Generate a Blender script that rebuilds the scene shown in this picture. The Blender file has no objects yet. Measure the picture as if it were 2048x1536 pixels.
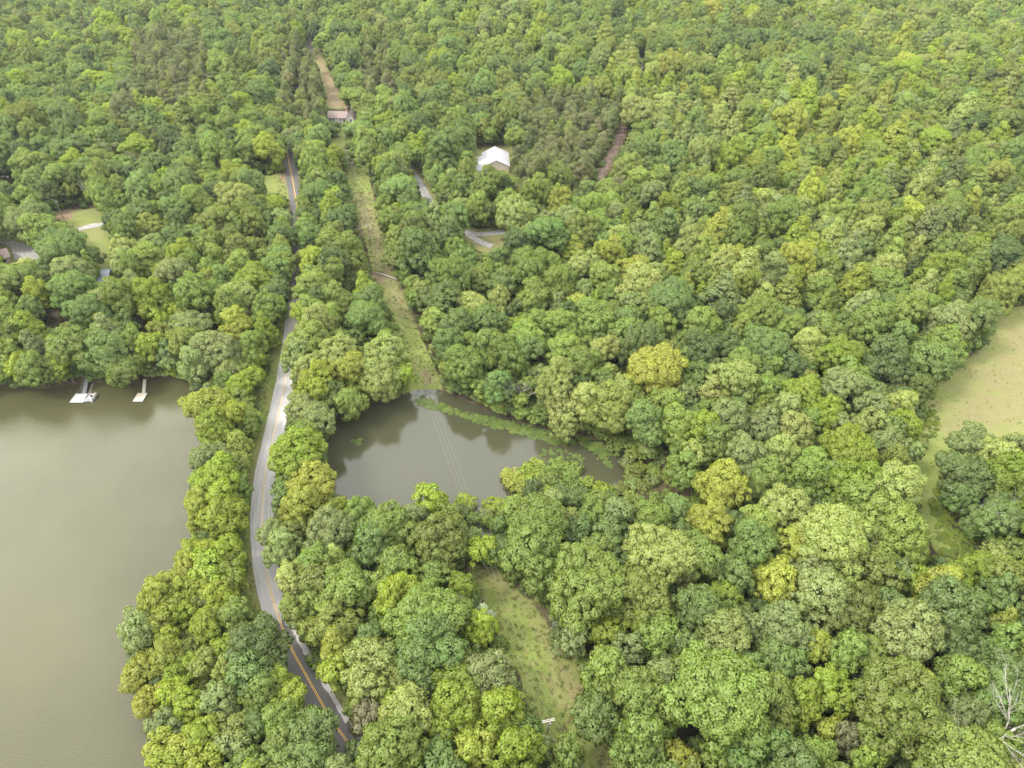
import bpy, math, random
import numpy as np
from mathutils import Vector, Matrix, Quaternion
R_ = math.radians
rng = np.random.default_rng(7)
random.seed(7)
S = bpy.context.scene
COL = S.collection

# ------------------------------------------------------------------ camera
CAMH, PITCH, F = 150.0, R_(40.0), 1422.0
sn, cs = math.sin(PITCH), math.cos(PITCH)
cam_d = bpy.data.cameras.new('camera'); cam = bpy.data.objects.new('camera', cam_d); COL.objects.link(cam)
cam.location = (0, 0, CAMH); cam.rotation_euler = (R_(90) - PITCH, 0, 0)
cam_d.sensor_width = 36; cam_d.lens = F / 2048 * 36; cam_d.clip_start = 1; cam_d.clip_end = 6000
S.camera = cam

# ------------------------------------------------------------------ sky and sun
SUN_AZ, SUN_EL = R_(-106), R_(52)        # azimuth measured from +Y, negative = left
sd = Vector((math.sin(SUN_AZ) * math.cos(SUN_EL), math.cos(SUN_AZ) * math.cos(SUN_EL), math.sin(SUN_EL)))
W = bpy.data.worlds.new('World'); S.world = W; W.use_nodes = True
wn, wl = W.node_tree.nodes, W.node_tree.links
for n in list(wn): wn.remove(n)
def N(nodes, t, **kw):
    n = nodes.new(t)
    for k, v in kw.items():
        if k.startswith('i_'):
            key = k[2:]; key = int(key) if key.isdigit() else key.replace('_', ' ')
            n.inputs[key].default_value = v
        else: setattr(n, k, v)
    return n
wo = N(wn, 'ShaderNodeOutputWorld'); bg = N(wn, 'ShaderNodeBackground'); bg.inputs[1].default_value = 0.1
sky = N(wn, 'ShaderNodeTexSky', sky_type='NISHITA', sun_disc=False, sun_elevation=SUN_EL, sun_rotation=SUN_AZ)
tc = N(wn, 'ShaderNodeTexCoord')
nz = N(wn, 'ShaderNodeTexNoise', i_Scale=2.6, i_Detail=6.0, i_Roughness=0.55)
wl.new(tc.outputs['Generated'], nz.inputs['Vector'])
cr = N(wn, 'ShaderNodeValToRGB'); cr.color_ramp.elements[0].position = .30; cr.color_ramp.elements[1].position = .72
cr.color_ramp.elements[0].color = (8.3, 8.6, 8.7, 1); cr.color_ramp.elements[1].color = (14.6, 14.4, 13.6, 1)
wl.new(nz.outputs['Fac'], cr.inputs['Fac'])
dot = N(wn, 'ShaderNodeVectorMath', operation='DOT_PRODUCT'); dot.inputs[1].default_value = (math.sin(R_(-47)) * math.cos(R_(40)), math.cos(R_(-47)) * math.cos(R_(40)), math.sin(R_(40)))
wl.new(tc.outputs['Generated'], dot.inputs[0])
mp = N(wn, 'ShaderNodeMapRange', interpolation_type='SMOOTHSTEP'); mp.inputs[1].default_value = .93; mp.inputs[2].default_value = 1.0
mp.inputs[3].default_value = 0; mp.inputs[4].default_value = 1
wl.new(dot.outputs['Value'], mp.inputs[0])
glow = N(wn, 'ShaderNodeMixRGB', blend_type='ADD'); glow.inputs[2].default_value = (13, 12.7, 10.3, 1)
wl.new(mp.outputs[0], glow.inputs[0]); wl.new(cr.outputs[0], glow.inputs[1])
mx = N(wn, 'ShaderNodeMixRGB'); mx.inputs[0].default_value = .95
wl.new(sky.outputs[0], mx.inputs[1]); wl.new(glow.outputs[0], mx.inputs[2])
wl.new(mx.outputs[0], bg.inputs[0]); wl.new(bg.outputs[0], wo.inputs[0])

sl = bpy.data.lights.new('sun', 'SUN'); sl.energy = 1.5; sl.angle = R_(14); sl.color = (1, .95, .86)
so = bpy.data.objects.new('sun', sl); COL.objects.link(so); so.rotation_euler = sd.to_track_quat('Z', 'Y').to_euler()
so.location = sd * 400
vs = S.view_settings; vs.view_transform = 'Standard'; vs.look = 'None'; vs.gamma = 1; vs.exposure = 1.72
S.render.engine = 'CYCLES'
S.render.resolution_x, S.render.resolution_y = 1024, 768

# ------------------------------------------------------------------ geometry of the land
def unproj(x, y, z=0.0):
    u, v = (x - 1024) / F, (y - 768) / F
    t = (CAMH - z) / (sn + v * cs)
    return np.array([u * t, t * (cs - v * sn), z])
def project(X, Y, Z):
    dy, dz = Y, Z - CAMH
    d = dy * cs - dz * sn
    return 1024 + F * X / d, 768 - F * (dy * sn + dz * cs) / d, d
def P(s, z=0.0):
    a = np.array([float(q) for q in s.replace('\n', ' ').replace(',', ' ').split()]).reshape(-1, 2)
    return a
def PW(s, z=0.0): return np.array([unproj(x, y, z)[:2] for x, y in P(s)])
def inside(pts, poly):
    x, y = pts[:, 0], pts[:, 1]; r = np.zeros(len(pts), bool); n = len(poly); j = n - 1
    for i in range(n):
        xi, yi, xj, yj = *poly[i], *poly[j]
        c = ((yi > y) != (yj > y))
        with np.errstate(divide='ignore', invalid='ignore'):
            c &= x < (xj - xi) * (y - yi) / (yj - yi + 1e-12) + xi
        r ^= c; j = i
    return r
def segdist(pts, line, closed=False):
    d = np.full(len(pts), 1e9); n = len(line)
    for i in range(n if closed else n - 1):
        a, b = line[i], line[(i + 1) % n]; ab = b - a
        t = np.clip(((pts - a) @ ab) / (ab @ ab + 1e-9), 0, 1)
        d = np.minimum(d, np.hypot(*(pts - a - t[:, None] * ab).T))
    return d
def sdf(pts, poly):                      # positive outside
    d = segdist(pts, poly, True); return np.where(inside(pts, poly), -d, d)

LAKE = PW('''-1500 800 -300 782 0 776 60 780 130 772 180 767 290 764 330 759 372 760 400 776 420 800 430 850 428 900 412 960 402 1020
 404 1080 378 1130 318 1190 283 1240 268 1290 280 1340 318 1400 326 1470 336 1560 350 1700 300 2400 -3000 2400''')
POND = PW('''652 850 700 822 740 806 790 800 815 790 826 779 882 779 905 792 985 824 1060 852 1140 868 1230 890 1290 915 1300 935 1260 975
 1200 1000 1120 1010 1050 1030 1010 1080 960 1090 900 1075 800 1085 700 1075 655 1010 645 920''')
ROADPX = P('''740 1640 726 1536 716 1512 690 1477 663 1440 640 1400 612 1350 585 1301 562 1248 545 1195 533 1140 526.5 1085 524 1038 527 980 534 930 543 890
 552 850 562 805 570 762 576 728 582 690 587 650 592 610 598 569 599 530 598 501 597 460 595 430 592 402 586 365 580 335 576 313 574.5 292 579 270 590 248
 596 205 606 150 618 100 622 85 612 60 601 30 592 0 585 -20''')
def hills(x, y):
    s = np.clip((y - 300) / 300, 0, 1); s = s * s * (3 - 2 * s)
    return s * (4.5 * np.sin(x / 105 + 1.3) * np.cos(y / 120 + .4) + 3 * np.sin((x * .7 + y) / 75))
def height(x, y):
    x = np.atleast_1d(np.asarray(x, float)); y = np.atleast_1d(np.asarray(y, float))
    pts = np.stack([x, y], 1); d = np.minimum(sdf(pts, LAKE), sdf(pts, POND))
    out = np.minimum(1.3, .05 + .35 * d); inn = np.maximum(-2.2, .05 + .55 * d)
    return np.where(d > 0, out, inn) + hills(x, y)
def onground(x, y, dz=0.0):
    z = 1.3 + dz
    for _ in range(6):
        p = unproj(x, y, z); z = float(hills(p[0], p[1])) + 1.3 + dz
    return unproj(x, y, z)
def G(s): return np.array([onground(x, y)[:2] for x, y in P(s)])
def smooth(line, step=2.0):
    l = [Vector((a, b, 0)) for a, b in line]; out = []
    for i in range(len(l) - 1):
        p0, p1, p2, p3 = l[max(i - 1, 0)], l[i], l[i + 1], l[min(i + 2, len(l) - 1)]
        n = max(2, int((p2 - p1).length / step))
        for k in range(n):
            t = k / n
            q = .5 * ((2 * p1) + (p2 - p0) * t + (2 * p0 - 5 * p1 + 4 * p2 - p3) * t * t + (3 * p1 - p0 - 3 * p2 + p3) * t ** 3)
            out.append((q.x, q.y))
    out.append((l[-1].x, l[-1].y)); return np.array(out)
ROAD = smooth(np.array([onground(x, y)[:2] for x, y in ROADPX]))
SIDE = smooth(G('596 347 640 335 690 326 750 318 800 322 822 342 838 366 853 392 882 432 915 458 945 468 975 468 1010 464'))
SPUR = smooth(G('935 466 950 478 968 488 985 493'))
TRACK = smooth(G('1290 60 1287 95 1284 125 1268 170 1250 205 1244 240 1240 270 1226 300 1214 325 1200 352 1186 380'))
DRIVE = smooth(G('-60 470 0 480 35 490 70 492 105 480 140 464 165 457 198 450 240 445'))

# open ground, world polygons
ROW = G('''688 333 738 331 742 370 752 420 762 460 778 520 800 580 825 630 845 680 868 730 886 776 815 784 805 740 800 700 780 640 762 590 745 545 735 500 722 450 706 400 692 360''')
ROWUP = G('626 95 641 95 655 130 672 165 700 213 655 218 648 180 638 140')
LOWC = G('''932 1132 1000 1134 1020 1165 1062 1200 1098 1250 1120 1300 1165 1320 1185 1370 1200 1420 1225 1480 1262 1560 1290 1640 1180 1640 1130 1560
 1100 1500 1078 1450 1050 1400 1040 1350 1010 1310 995 1270 985 1235 955 1185''')
FIELD = G('''2300 600 2048 612 1978 622 1985 662 1958 702 1900 742 1852 790 1832 835 1835 900 1826 960 1832 1015 1852 1070 1885 1125 1960 1130 1900 1050
 1880 985 1885 925 1935 880 2048 872 2300 870''')
LAWN1 = G('488 352 560 350 590 335 602 350 603 402 585 405 560 395 500 412 485 380')
LAWN2 = G('660 262 690 262 694 318 664 318')
YARD = G('92 428 205 414 208 455 228 480 224 548 190 548 176 505 150 482 140 462 100 452')
YARD2 = G('-60 470 80 472 98 500 60 530 -60 530')
SHEDY = G('935 300 1025 290 1035 355 1020 385 990 395 950 360')

def mesh_obj(name, V, Fc, mat, parent=None, smooth_=False):
    me = bpy.data.meshes.new(name); me.from_pydata([tuple(v) for v in V], [], [tuple(f) for f in Fc]); me.update()
    if mat: 
        for m in (mat if isinstance(mat, (list, tuple)) else [mat]): me.materials.append(m)
    if smooth_: me.shade_smooth()
    o = bpy.data.objects.new(name, me); COL.objects.link(o)
    if parent: o.parent = parent
    return o
def tag(o, label, cat, group=None, kind=None):
    if label: o['label'] = label
    if cat: o['category'] = cat
    if group: o['group'] = group
    if kind: o['kind'] = kind
    return o
def struct(o): o['kind'] = 'structure'; return o
def empty(name, loc, rz=0.0):
    o = bpy.data.objects.new(name, None); COL.objects.link(o); o.location = loc; o.rotation_euler = (0, 0, rz); o.empty_display_size = .5
    return o
class MB:
    def __init__(s): s.v = []; s.f = []
    def box(s, c, d, rz=0.0, tilt=None):
        M = Matrix.Rotation(rz, 3, 'Z')
        if tilt: M = M @ tilt
        b = len(s.v)
        for dx in (-.5, .5):
            for dy in (-.5, .5):
                for dz in (-.5, .5): s.v.append(tuple(Vector(c) + M @ Vector((dx * d[0], dy * d[1], dz * d[2]))))
        for f in ((0, 1, 3, 2), (4, 6, 7, 5), (0, 4, 5, 1), (2, 3, 7, 6), (0, 2, 6, 4), (1, 5, 7, 3)): s.f.append(tuple(b + i for i in f))
        return s
    def tube(s, pts, rad, n=6):
        pts = [Vector(p) for p in pts]
        rings = []
        for i, p in enumerate(pts):
            a = pts[max(i - 1, 0)]; c = pts[min(i + 1, len(pts) - 1)]; t = (c - a).normalized()
            x = t.orthogonal().normalized() if abs(t.z) > .9 else t.cross(Vector((0, 0, 1))).normalized(); y = t.cross(x)
            r = rad[i] if hasattr(rad, '__len__') else rad; b = len(s.v)
            for k in range(n):
                q = 2 * math.pi * k / n; s.v.append(tuple(p + x * (r * math.cos(q)) + y * (r * math.sin(q))))
            rings.append(b)
        for i in range(len(rings) - 1):
            for k in range(n):
                a, b = rings[i], rings[i + 1]; s.f.append((a + k, a + (k + 1) % n, b + (k + 1) % n, b + k))
        s.f.append(tuple(rings[0] + k for k in range(n))[::-1]); s.f.append(tuple(rings[-1] + k for k in range(n)))
        return s
    def poly(s, vs, fs):
        b = len(s.v); s.v += [tuple(v) for v in vs]; s.f += [tuple(b + i for i in f) for f in fs]; return s
    def build(s, name, mat, parent=None, sm=False): return mesh_obj(name, s.v, s.f, mat, parent, sm)

# ------------------------------------------------------------------ materials
def mat(name): 
    m = bpy.data.materials.new(name); m.use_nodes = True; nt = m.node_tree
    b = nt.nodes['Principled BSDF']; return m, nt.nodes, nt.links, b
def ramp(nd, stops):
    r = nd.new('ShaderNodeValToRGB'); e = r.color_ramp.elements
    while len(e) < len(stops): e.new(.5)
    for q, (p, c) in zip(e, stops): q.position = p; q.color = (*c, 1)
    return r
def simple(name, c1, c2, scale=3.0, rough=.7, metal=0.0, bump=0.0, detail=4, lo=.35, hi=.65, coord='Object', stretch=(1, 1, 1)):
    m, nd, lk, b = mat(name)
    t = N(nd, 'ShaderNodeTexCoord'); mpn = N(nd, 'ShaderNodeMapping'); mpn.inputs['Scale'].default_value = stretch
    n = N(nd, 'ShaderNodeTexNoise', i_Scale=scale, i_Detail=detail); lk.new(t.outputs[coord], mpn.inputs[0]); lk.new(mpn.outputs[0], n.inputs['Vector'])
    r = ramp(nd, [(lo, c1), (hi, c2)]); lk.new(n.outputs['Fac'], r.inputs[0]); lk.new(r.outputs[0], b.inputs['Base Color'])
    b.inputs['Roughness'].default_value = rough; b.inputs['Metallic'].default_value = metal
    if bump:
        bp = N(nd, 'ShaderNodeBump', i_Strength=bump); lk.new(n.outputs['Fac'], bp.inputs['Height']); lk.new(bp.outputs[0], b.inputs['Normal'])
    return m
M_bark = simple('bark', (.06, .045, .032), (.15, .12, .09), 4, .9, stretch=(3, 3, .6))
M_dead = simple('dead_wood', (.24, .22, .19), (.42, .39, .35), 3, .85)
M_pole = simple('pole_wood', (.10, .085, .07), (.22, .19, .16), 5, .85, stretch=(4, 4, .5))
M_arm = simple('crossarm_wood', (.30, .28, .25), (.44, .41, .37), 4, .8)
M_white = simple('white_metal', (.34, .34, .34), (.43, .43, .425), 3, .45)
M_plank = simple('weathered_planks', (.30, .26, .21), (.52, .47, .40), 5, .85, stretch=(.4, 6, 1))
M_grey = simple('grey_metal', (.16, .165, .17), (.28, .28, .285), 6, .5, .3)
M_dark = simple('dark_gap', (.02, .02, .022), (.05, .05, .05), 5, .6)
M_wall = simple('painted_siding', (.40, .37, .34), (.52, .49, .46), 2, .8)
M_tan = simple('tan_siding', (.33, .28, .22), (.46, .40, .33), 2, .8)
M_shingle = simple('brown_shingles', (.13, .095, .085), (.24, .185, .17), 6, .9, stretch=(1, 4, 4))
M_brick = simple('brick', (.25, .12, .09), (.36, .2, .15), 8, .9)
M_glass = simple('window_glass', (.02, .025, .03), (.05, .06, .07), 2, .15)
M_wire = simple('wire', (.20, .21, .16), (.28, .29, .22), 3, .5)
M_blue = simple('slate_metal', (.17, .20, .25), (.26, .29, .34), 2, .45, .1)
def roofmetal():
    m, nd, lk, b = mat('white_metal_roof')
    t = N(nd, 'ShaderNodeTexCoord'); w = N(nd, 'ShaderNodeTexWave', i_Scale=1.1, i_Distortion=0.0); w.bands_direction = 'Y'
    lk.new(t.outputs['Object'], w.inputs['Vector'])
    n = N(nd, 'ShaderNodeTexNoise', i_Scale=.6, i_Detail=5); lk.new(t.outputs['Object'], n.inputs['Vector'])
    r = ramp(nd, [(.3, (.27, .265, .285)), (.7, (.35, .345, .365))]); lk.new(n.outputs['Fac'], r.inputs[0]); lk.new(r.outputs[0], b.inputs['Base Color'])
    bp = N(nd, 'ShaderNodeBump', i_Strength=.3, i_Distance=.05); lk.new(w.outputs['Fac'], bp.inputs['Height']); lk.new(bp.outputs[0], b.inputs['Normal'])
    b.inputs['Roughness'].default_value = .4
    return m
M_roof = roofmetal()

def leafmat(name, inst):
    m = bpy.data.materials.new(name); m.use_nodes = True; nd, lk = m.node_tree.nodes, m.node_tree.links
    for n in list(nd): nd.remove(n)
    out = N(nd, 'ShaderNodeOutputMaterial')
    if inst: src = N(nd, 'ShaderNodeAttribute', attribute_type='INSTANCER', attribute_name='tint'); al = src.outputs['Alpha']
    else: src = N(nd, 'ShaderNodeObjectInfo'); al = src.outputs['Alpha']
    col = src.outputs['Color']
    v = N(nd, 'ShaderNodeAttribute', attribute_name='vary')          # r leaf jitter, g tip, b clump jitter
    sep = N(nd, 'ShaderNodeSeparateColor'); lk.new(v.outputs['Color'], sep.inputs[0])
    hs = N(nd, 'ShaderNodeHueSaturation')
    a1 = N(nd, 'ShaderNodeMapRange'); a1.inputs[3].default_value = .84; a1.inputs[4].default_value = 1.20; lk.new(sep.outputs[0], a1.inputs[0]); lk.new(a1.outputs[0], hs.inputs['Value'])
    a2 = N(nd, 'ShaderNodeMapRange'); a2.inputs[3].default_value = .496; a2.inputs[4].default_value = .516; lk.new(sep.outputs[2], a2.inputs[0]); lk.new(a2.outputs[0], hs.inputs['Hue'])
    lk.new(col, hs.inputs['Color'])
    mlt = N(nd, 'ShaderNodeMath', operation='MULTIPLY'); lk.new(sep.outputs[1], mlt.inputs[0]); lk.new(al, mlt.inputs[1])
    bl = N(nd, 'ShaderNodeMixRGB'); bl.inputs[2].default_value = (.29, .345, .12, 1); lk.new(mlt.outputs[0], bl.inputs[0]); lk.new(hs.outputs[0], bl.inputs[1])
    d = N(nd, 'ShaderNodeBsdfDiffuse'); lk.new(bl.outputs[0], d.inputs[0])
    tr = N(nd, 'ShaderNodeBsdfTranslucent'); g2 = N(nd, 'ShaderNodeMixRGB', blend_type='MULTIPLY'); g2.inputs[0].default_value = 1; g2.inputs[2].default_value = (1.3, 1.3, .65, 1)
    lk.new(bl.outputs[0], g2.inputs[1]); lk.new(g2.outputs[0], tr.inputs[0])
    ms = N(nd, 'ShaderNodeMixShader'); ms.inputs[0].default_value = .42; lk.new(d.outputs[0], ms.inputs[1]); lk.new(tr.outputs[0], ms.inputs[2])
    gl = N(nd, 'ShaderNodeBsdfGlossy'); gl.inputs['Roughness'].default_value = .55; gl.inputs[0].default_value = (.9, .95, 1, 1)
    m2 = N(nd, 'ShaderNodeMixShader'); m2.inputs[0].default_value = .02; lk.new(ms.outputs[0], m2.inputs[1]); lk.new(gl.outputs[0], m2.inputs[2])
    lk.new(m2.outputs[0], out.inputs[0]); return m
M_leaf, M_leafi = leafmat('leaves', False), leafmat('leaves_scattered', True)

# ------------------------------------------------------------------ ground sheet
def axis(lo, hi, dlo, dhi, fine, coarse, far):
    a = list(np.arange(dlo, dhi, fine)); l = []; x = dlo
    while x > lo: x -= coarse if x > -620 else far; l.append(x)
    r = []; x = dhi
    while x < hi: r.append(x); x += coarse if x < 1000 else far
    return np.array(l[::-1] + a + r)
gx = axis(-3000, 3000, -190, 215, 1.5, 7, 120); gy = axis(-500, 5000, 45, 330, 1.5, 6, 120)
XX, YY = np.meshgrid(gx, gy); fx, fy = XX.ravel(), YY.ravel(); pts2 = np.stack([fx, fy], 1)
hz_ = height(fx, fy)
nx, ny = len(gx), len(gy)
i0 = (np.arange(ny - 1)[:, None] * nx + np.arange(nx - 1)[None, :]).ravel()
faces = np.stack([i0, i0 + 1, i0 + nx + 1, i0 + nx], 1)
def fastmesh(name, V, Fc):
    me = bpy.data.meshes.new(name); n = len(V); f = len(Fc); k = Fc.shape[1]
    me.vertices.add(n); me.vertices.foreach_set('co', V.astype(np.float32).ravel())
    me.loops.add(f * k); me.loops.foreach_set('vertex_index', Fc.astype(np.int32).ravel())
    me.polygons.add(f); me.polygons.foreach_set('loop_start', np.arange(0, f * k, k, dtype=np.int32)); me.polygons.foreach_set('loop_total', np.full(f, k, np.int32))
    me.update(); me.validate(); return me
gme = fastmesh('ground', np.stack([fx, fy, hz_], 1), faces)
def soft(poly, w=2.0): return np.clip(.5 - sdf(pts2, poly) / w, 0, 1)
def softl(line, r, w=2.0): return np.clip(.5 - (segdist(pts2, line) - r) / w, 0, 1)
grass = np.maximum.reduce([soft(p, 3) for p in (ROW, LOWC, FIELD, LAWN1, LAWN2, YARD, YARD2, ROWUP, SHEDY)] + [softl(SPUR, 6, 4), softl(SIDE, 5, 4)] + [softl(ROAD, 7.5, 3)])
DRYF = G('''1990 640 2300 620 2300 860 2048 860 1940 872 1895 870 1878 850 1905 800 1900 770 1960 720 1990 690''')
TRK = G('''935 1135 970 1138 985 1165 1030 1195 1065 1235 1090 1280 1105 1320 1110 1370 1125 1400 1160 1440 1185 1500 1230 1580 1250 1580 1220 1500 1200 1440
 1178 1380 1160 1340 1120 1310 1100 1290 1070 1220 1040 1190 1000 1150''')
DRYROW = G('700 385 740 390 760 455 785 520 815 590 842 650 800 640 778 590 760 560 740 500 715 440')
dry = np.maximum.reduce([soft(DRYF, 14), soft(TRK, 6), soft(DRYROW, 6), soft(ROWUP, 3), softl(ROAD, 4.4, 2.5) * .6, soft(YARD, 2) * .45, soft(SHEDY, 4) * .6, softl(SIDE, 6, 4) * .7, softl(SPUR, 6, 4) * .7])
DIRT = G('828 738 850 720 862 735 880 768 862 776 830 772')
dirt = np.maximum.reduce([soft(ROWUP, 3) * .55, soft(DRYROW, 6) * .42, soft(DIRT, 8) * .62, softl(TRACK, 3.4, 2), soft(G('560 345 600 335 603 360 560 365'), 3), soft(G('95 425 150 415 150 435 100 450'), 5), soft(G('770 548 740 540 742 565 770 570'), 4)])
ca = gme.color_attributes.new('cover', 'FLOAT_COLOR', 'POINT')
ca.data.foreach_set('color', np.stack([grass, dry, dirt, np.ones_like(dry)], 1).astype(np.float32).ravel())
m, nd, lk, b = mat('ground_cover')
at = N(nd, 'ShaderNodeAttribute', attribute_name='cover'); sp = N(nd, 'ShaderNodeSeparateColor'); lk.new(at.outputs['Color'], sp.inputs[0])
geo = N(nd, 'ShaderNodeNewGeometry')
def noi(sc, det=6, rough=.6):
    n = N(nd, 'ShaderNodeTexNoise', i_Scale=sc, i_Detail=det, i_Roughness=rough); lk.new(geo.outputs['Position'], n.inputs['Vector']); return n.outputs['Fac']
n1, n2, n3 = noi(.35), noi(2.2, 5), noi(.06, 4)
def wob(src, n, amt, lo=.42, hi=.58):
    a = N(nd, 'ShaderNodeMath', operation='MULTIPLY_ADD'); lk.new(n, a.inputs[0]); a.inputs[1].default_value = amt; lk.new(src, a.inputs[2])
    c = N(nd, 'ShaderNodeMapRange'); lk.new(a.outputs[0], c.inputs[0]); c.inputs[1].default_value = lo + amt / 2; c.inputs[2].default_value = hi + amt / 2
    return c.outputs[0]
def cmix(f, a, bb):
    x = N(nd, 'ShaderNodeMixRGB'); lk.new(f, x.inputs[0]); lk.new(a, x.inputs[1]); lk.new(bb, x.inputs[2]); return x.outputs[0]
def nr(n, stops): r = ramp(nd, stops); lk.new(n, r.inputs[0]); return r.outputs[0]
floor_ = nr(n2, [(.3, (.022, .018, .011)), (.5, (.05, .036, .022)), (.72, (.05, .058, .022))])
gr1 = cmix(n3, nr(n2, [(.3, (.10, .135, .03)), (.55, (.15, .20, .045)), (.75, (.21, .235, .07))]), nr(n1, [(.35, (.14, .165, .04)), (.65, (.23, .23, .08))]))
dry1 = cmix(n1, nr(n2, [(.3, (.125, .105, .052)), (.7, (.19, .158, .085))]), nr(n2, [(.3, (.155, .152, .058)), (.7, (.215, .20, .09))]))
dirt1 = nr(n2, [(.3, (.14, .095, .06)), (.7, (.25, .19, .12))])
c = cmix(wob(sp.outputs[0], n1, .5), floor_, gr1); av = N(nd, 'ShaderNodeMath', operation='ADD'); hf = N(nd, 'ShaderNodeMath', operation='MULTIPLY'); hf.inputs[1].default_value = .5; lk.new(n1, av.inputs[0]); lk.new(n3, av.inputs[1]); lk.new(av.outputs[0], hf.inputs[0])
c = cmix(wob(sp.outputs[1], hf.outputs[0], 3.0, .0, 1.0), c, dry1); c = cmix(wob(sp.outputs[2], n1, .6), c, dirt1)
lk.new(c, b.inputs['Base Color']); b.inputs['Roughness'].default_value = .95; b.inputs['Specular IOR Level'].default_value = .15
bp = N(nd, 'ShaderNodeBump', i_Strength=.8, i_Distance=.35); lk.new(n2, bp.inputs['Height']); lk.new(bp.outputs[0], b.inputs['Normal'])
gme.materials.append(m); gme.shade_smooth()
go = bpy.data.objects.new('ground', gme); COL.objects.link(go); struct(go)

# ------------------------------------------------------------------ water
def water(name, poly, col1, col2, rip, rot, z=0.0, ior=1.5, sc=1.0, rough=.08):
    m, nd, lk, b = mat(name)
    geo = N(nd, 'ShaderNodeNewGeometry'); mp_ = N(nd, 'ShaderNodeMapping'); mp_.inputs['Rotation'].default_value = (0, 0, rot); mp_.inputs['Scale'].default_value = (1, 3.2, 1)
    lk.new(geo.outputs['Position'], mp_.inputs[0])
    n = N(nd, 'ShaderNodeTexNoise', i_Scale=.9 * sc, i_Detail=5, i_Roughness=.6); lk.new(mp_.outputs[0], n.inputs['Vector'])
    nb = N(nd, 'ShaderNodeTexNoise', i_Scale=.02, i_Detail=3); lk.new(geo.outputs['Position'], nb.inputs['Vector'])
    r = ramp(nd, [(.35, col1), (.65, col2)]); lk.new(nb.outputs['Fac'], r.inputs[0]); lk.new(r.outputs[0], b.inputs['Base Color'])
    nc = N(nd, 'ShaderNodeTexNoise', i_Scale=.05, i_Detail=2); lk.new(geo.outputs['Position'], nc.inputs['Vector'])
    mm = N(nd, 'ShaderNodeMapRange'); mm.inputs[1].default_value = .3; mm.inputs[2].default_value = .7; mm.inputs[3].default_value = rip * .35; mm.inputs[4].default_value = rip; lk.new(nc.outputs['Fac'], mm.inputs[0])
    bp = N(nd, 'ShaderNodeBump', i_Distance=.25); lk.new(mm.outputs[0], bp.inputs['Strength']); lk.new(n.outputs['Fac'], bp.inputs['Height']); lk.new(bp.outputs[0], b.inputs['Normal'])
    b.inputs['IOR'].default_value = ior; b.inputs['Roughness'].default_value = rough
    lo, hi = np.maximum(poly.min(0) - 8, [-1500, -300]), poly.max(0) + 8
    ax = np.arange(lo[0], hi[0], 4.0); ay = np.arange(lo[1], hi[1], 4.0); gX, gY = np.meshgrid((ax[:-1] + ax[1:]) / 2, (ay[:-1] + ay[1:]) / 2)
    keep = sdf(np.stack([gX.ravel(), gY.ravel()], 1), poly) < 5.5; ii = np.nonzero(keep)[0]; r_, c_ = ii // (len(ax) - 1), ii % (len(ax) - 1); w_ = len(ax)
    q = np.stack([r_ * w_ + c_, r_ * w_ + c_ + 1, (r_ + 1) * w_ + c_ + 1, (r_ + 1) * w_ + c_], 1); used = np.unique(q); mapp = np.zeros(w_ * len(ay), int); mapp[used] = np.arange(len(used))
    V = np.stack([ax[used % w_], ay[used // w_], np.full(len(used), z)], 1); me = fastmesh(name, V, mapp[q]); me.materials.append(m)
    o = bpy.data.objects.new(name, me); COL.objects.link(o); return struct(o)
water('lake', LAKE, (.044, .043, .020), (.060, .058, .028), .36, R_(28), ior=1.36)
water('pond', POND, (.038, .039, .021), (.048, .048, .027), .09, R_(-20), ior=1.52, rough=.03)

# ------------------------------------------------------------------ roads
def ribbon(name, line, hw, lift, mt, jit=0.0, off=0.0, k=2):
    V, Fc = [], []; n = len(line); L = 0
    tan = np.gradient(line, axis=0); tan /= np.linalg.norm(tan, axis=1)[:, None]; nor = np.stack([tan[:, 1], -tan[:, 0]], 1)
    uv = []
    for i in range(n):
        if i: L += np.linalg.norm(line[i] - line[i - 1])
        for j in range(k + 1):
            s = -1 + 2 * j / k; w = hw + (rng.normal() * jit if j in (0, k) else 0)
            p = line[i] + nor[i] * (off + s * w); z = 1.3 + float(hills(p[0], p[1])) + lift
            if j in (0, k) and lift < .2: z = z
            V.append((p[0], p[1], z)); uv.append((s * hw, L))
    for i in range(n - 1):
        for j in range(k): a = i * (k + 1) + j; Fc.append((a, a + 1, a + k + 2, a + k + 1))
    o = mesh_obj(name, V, Fc, mt)
    at = o.data.attributes.new('along', 'FLOAT_VECTOR', 'POINT'); at.data.foreach_set('vector', np.array([(a, b_, 0) for a, b_ in uv], np.float32).ravel())
    if o.data.polygons[0].normal.z < 0: o.data.flip_normals()
    return o
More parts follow.
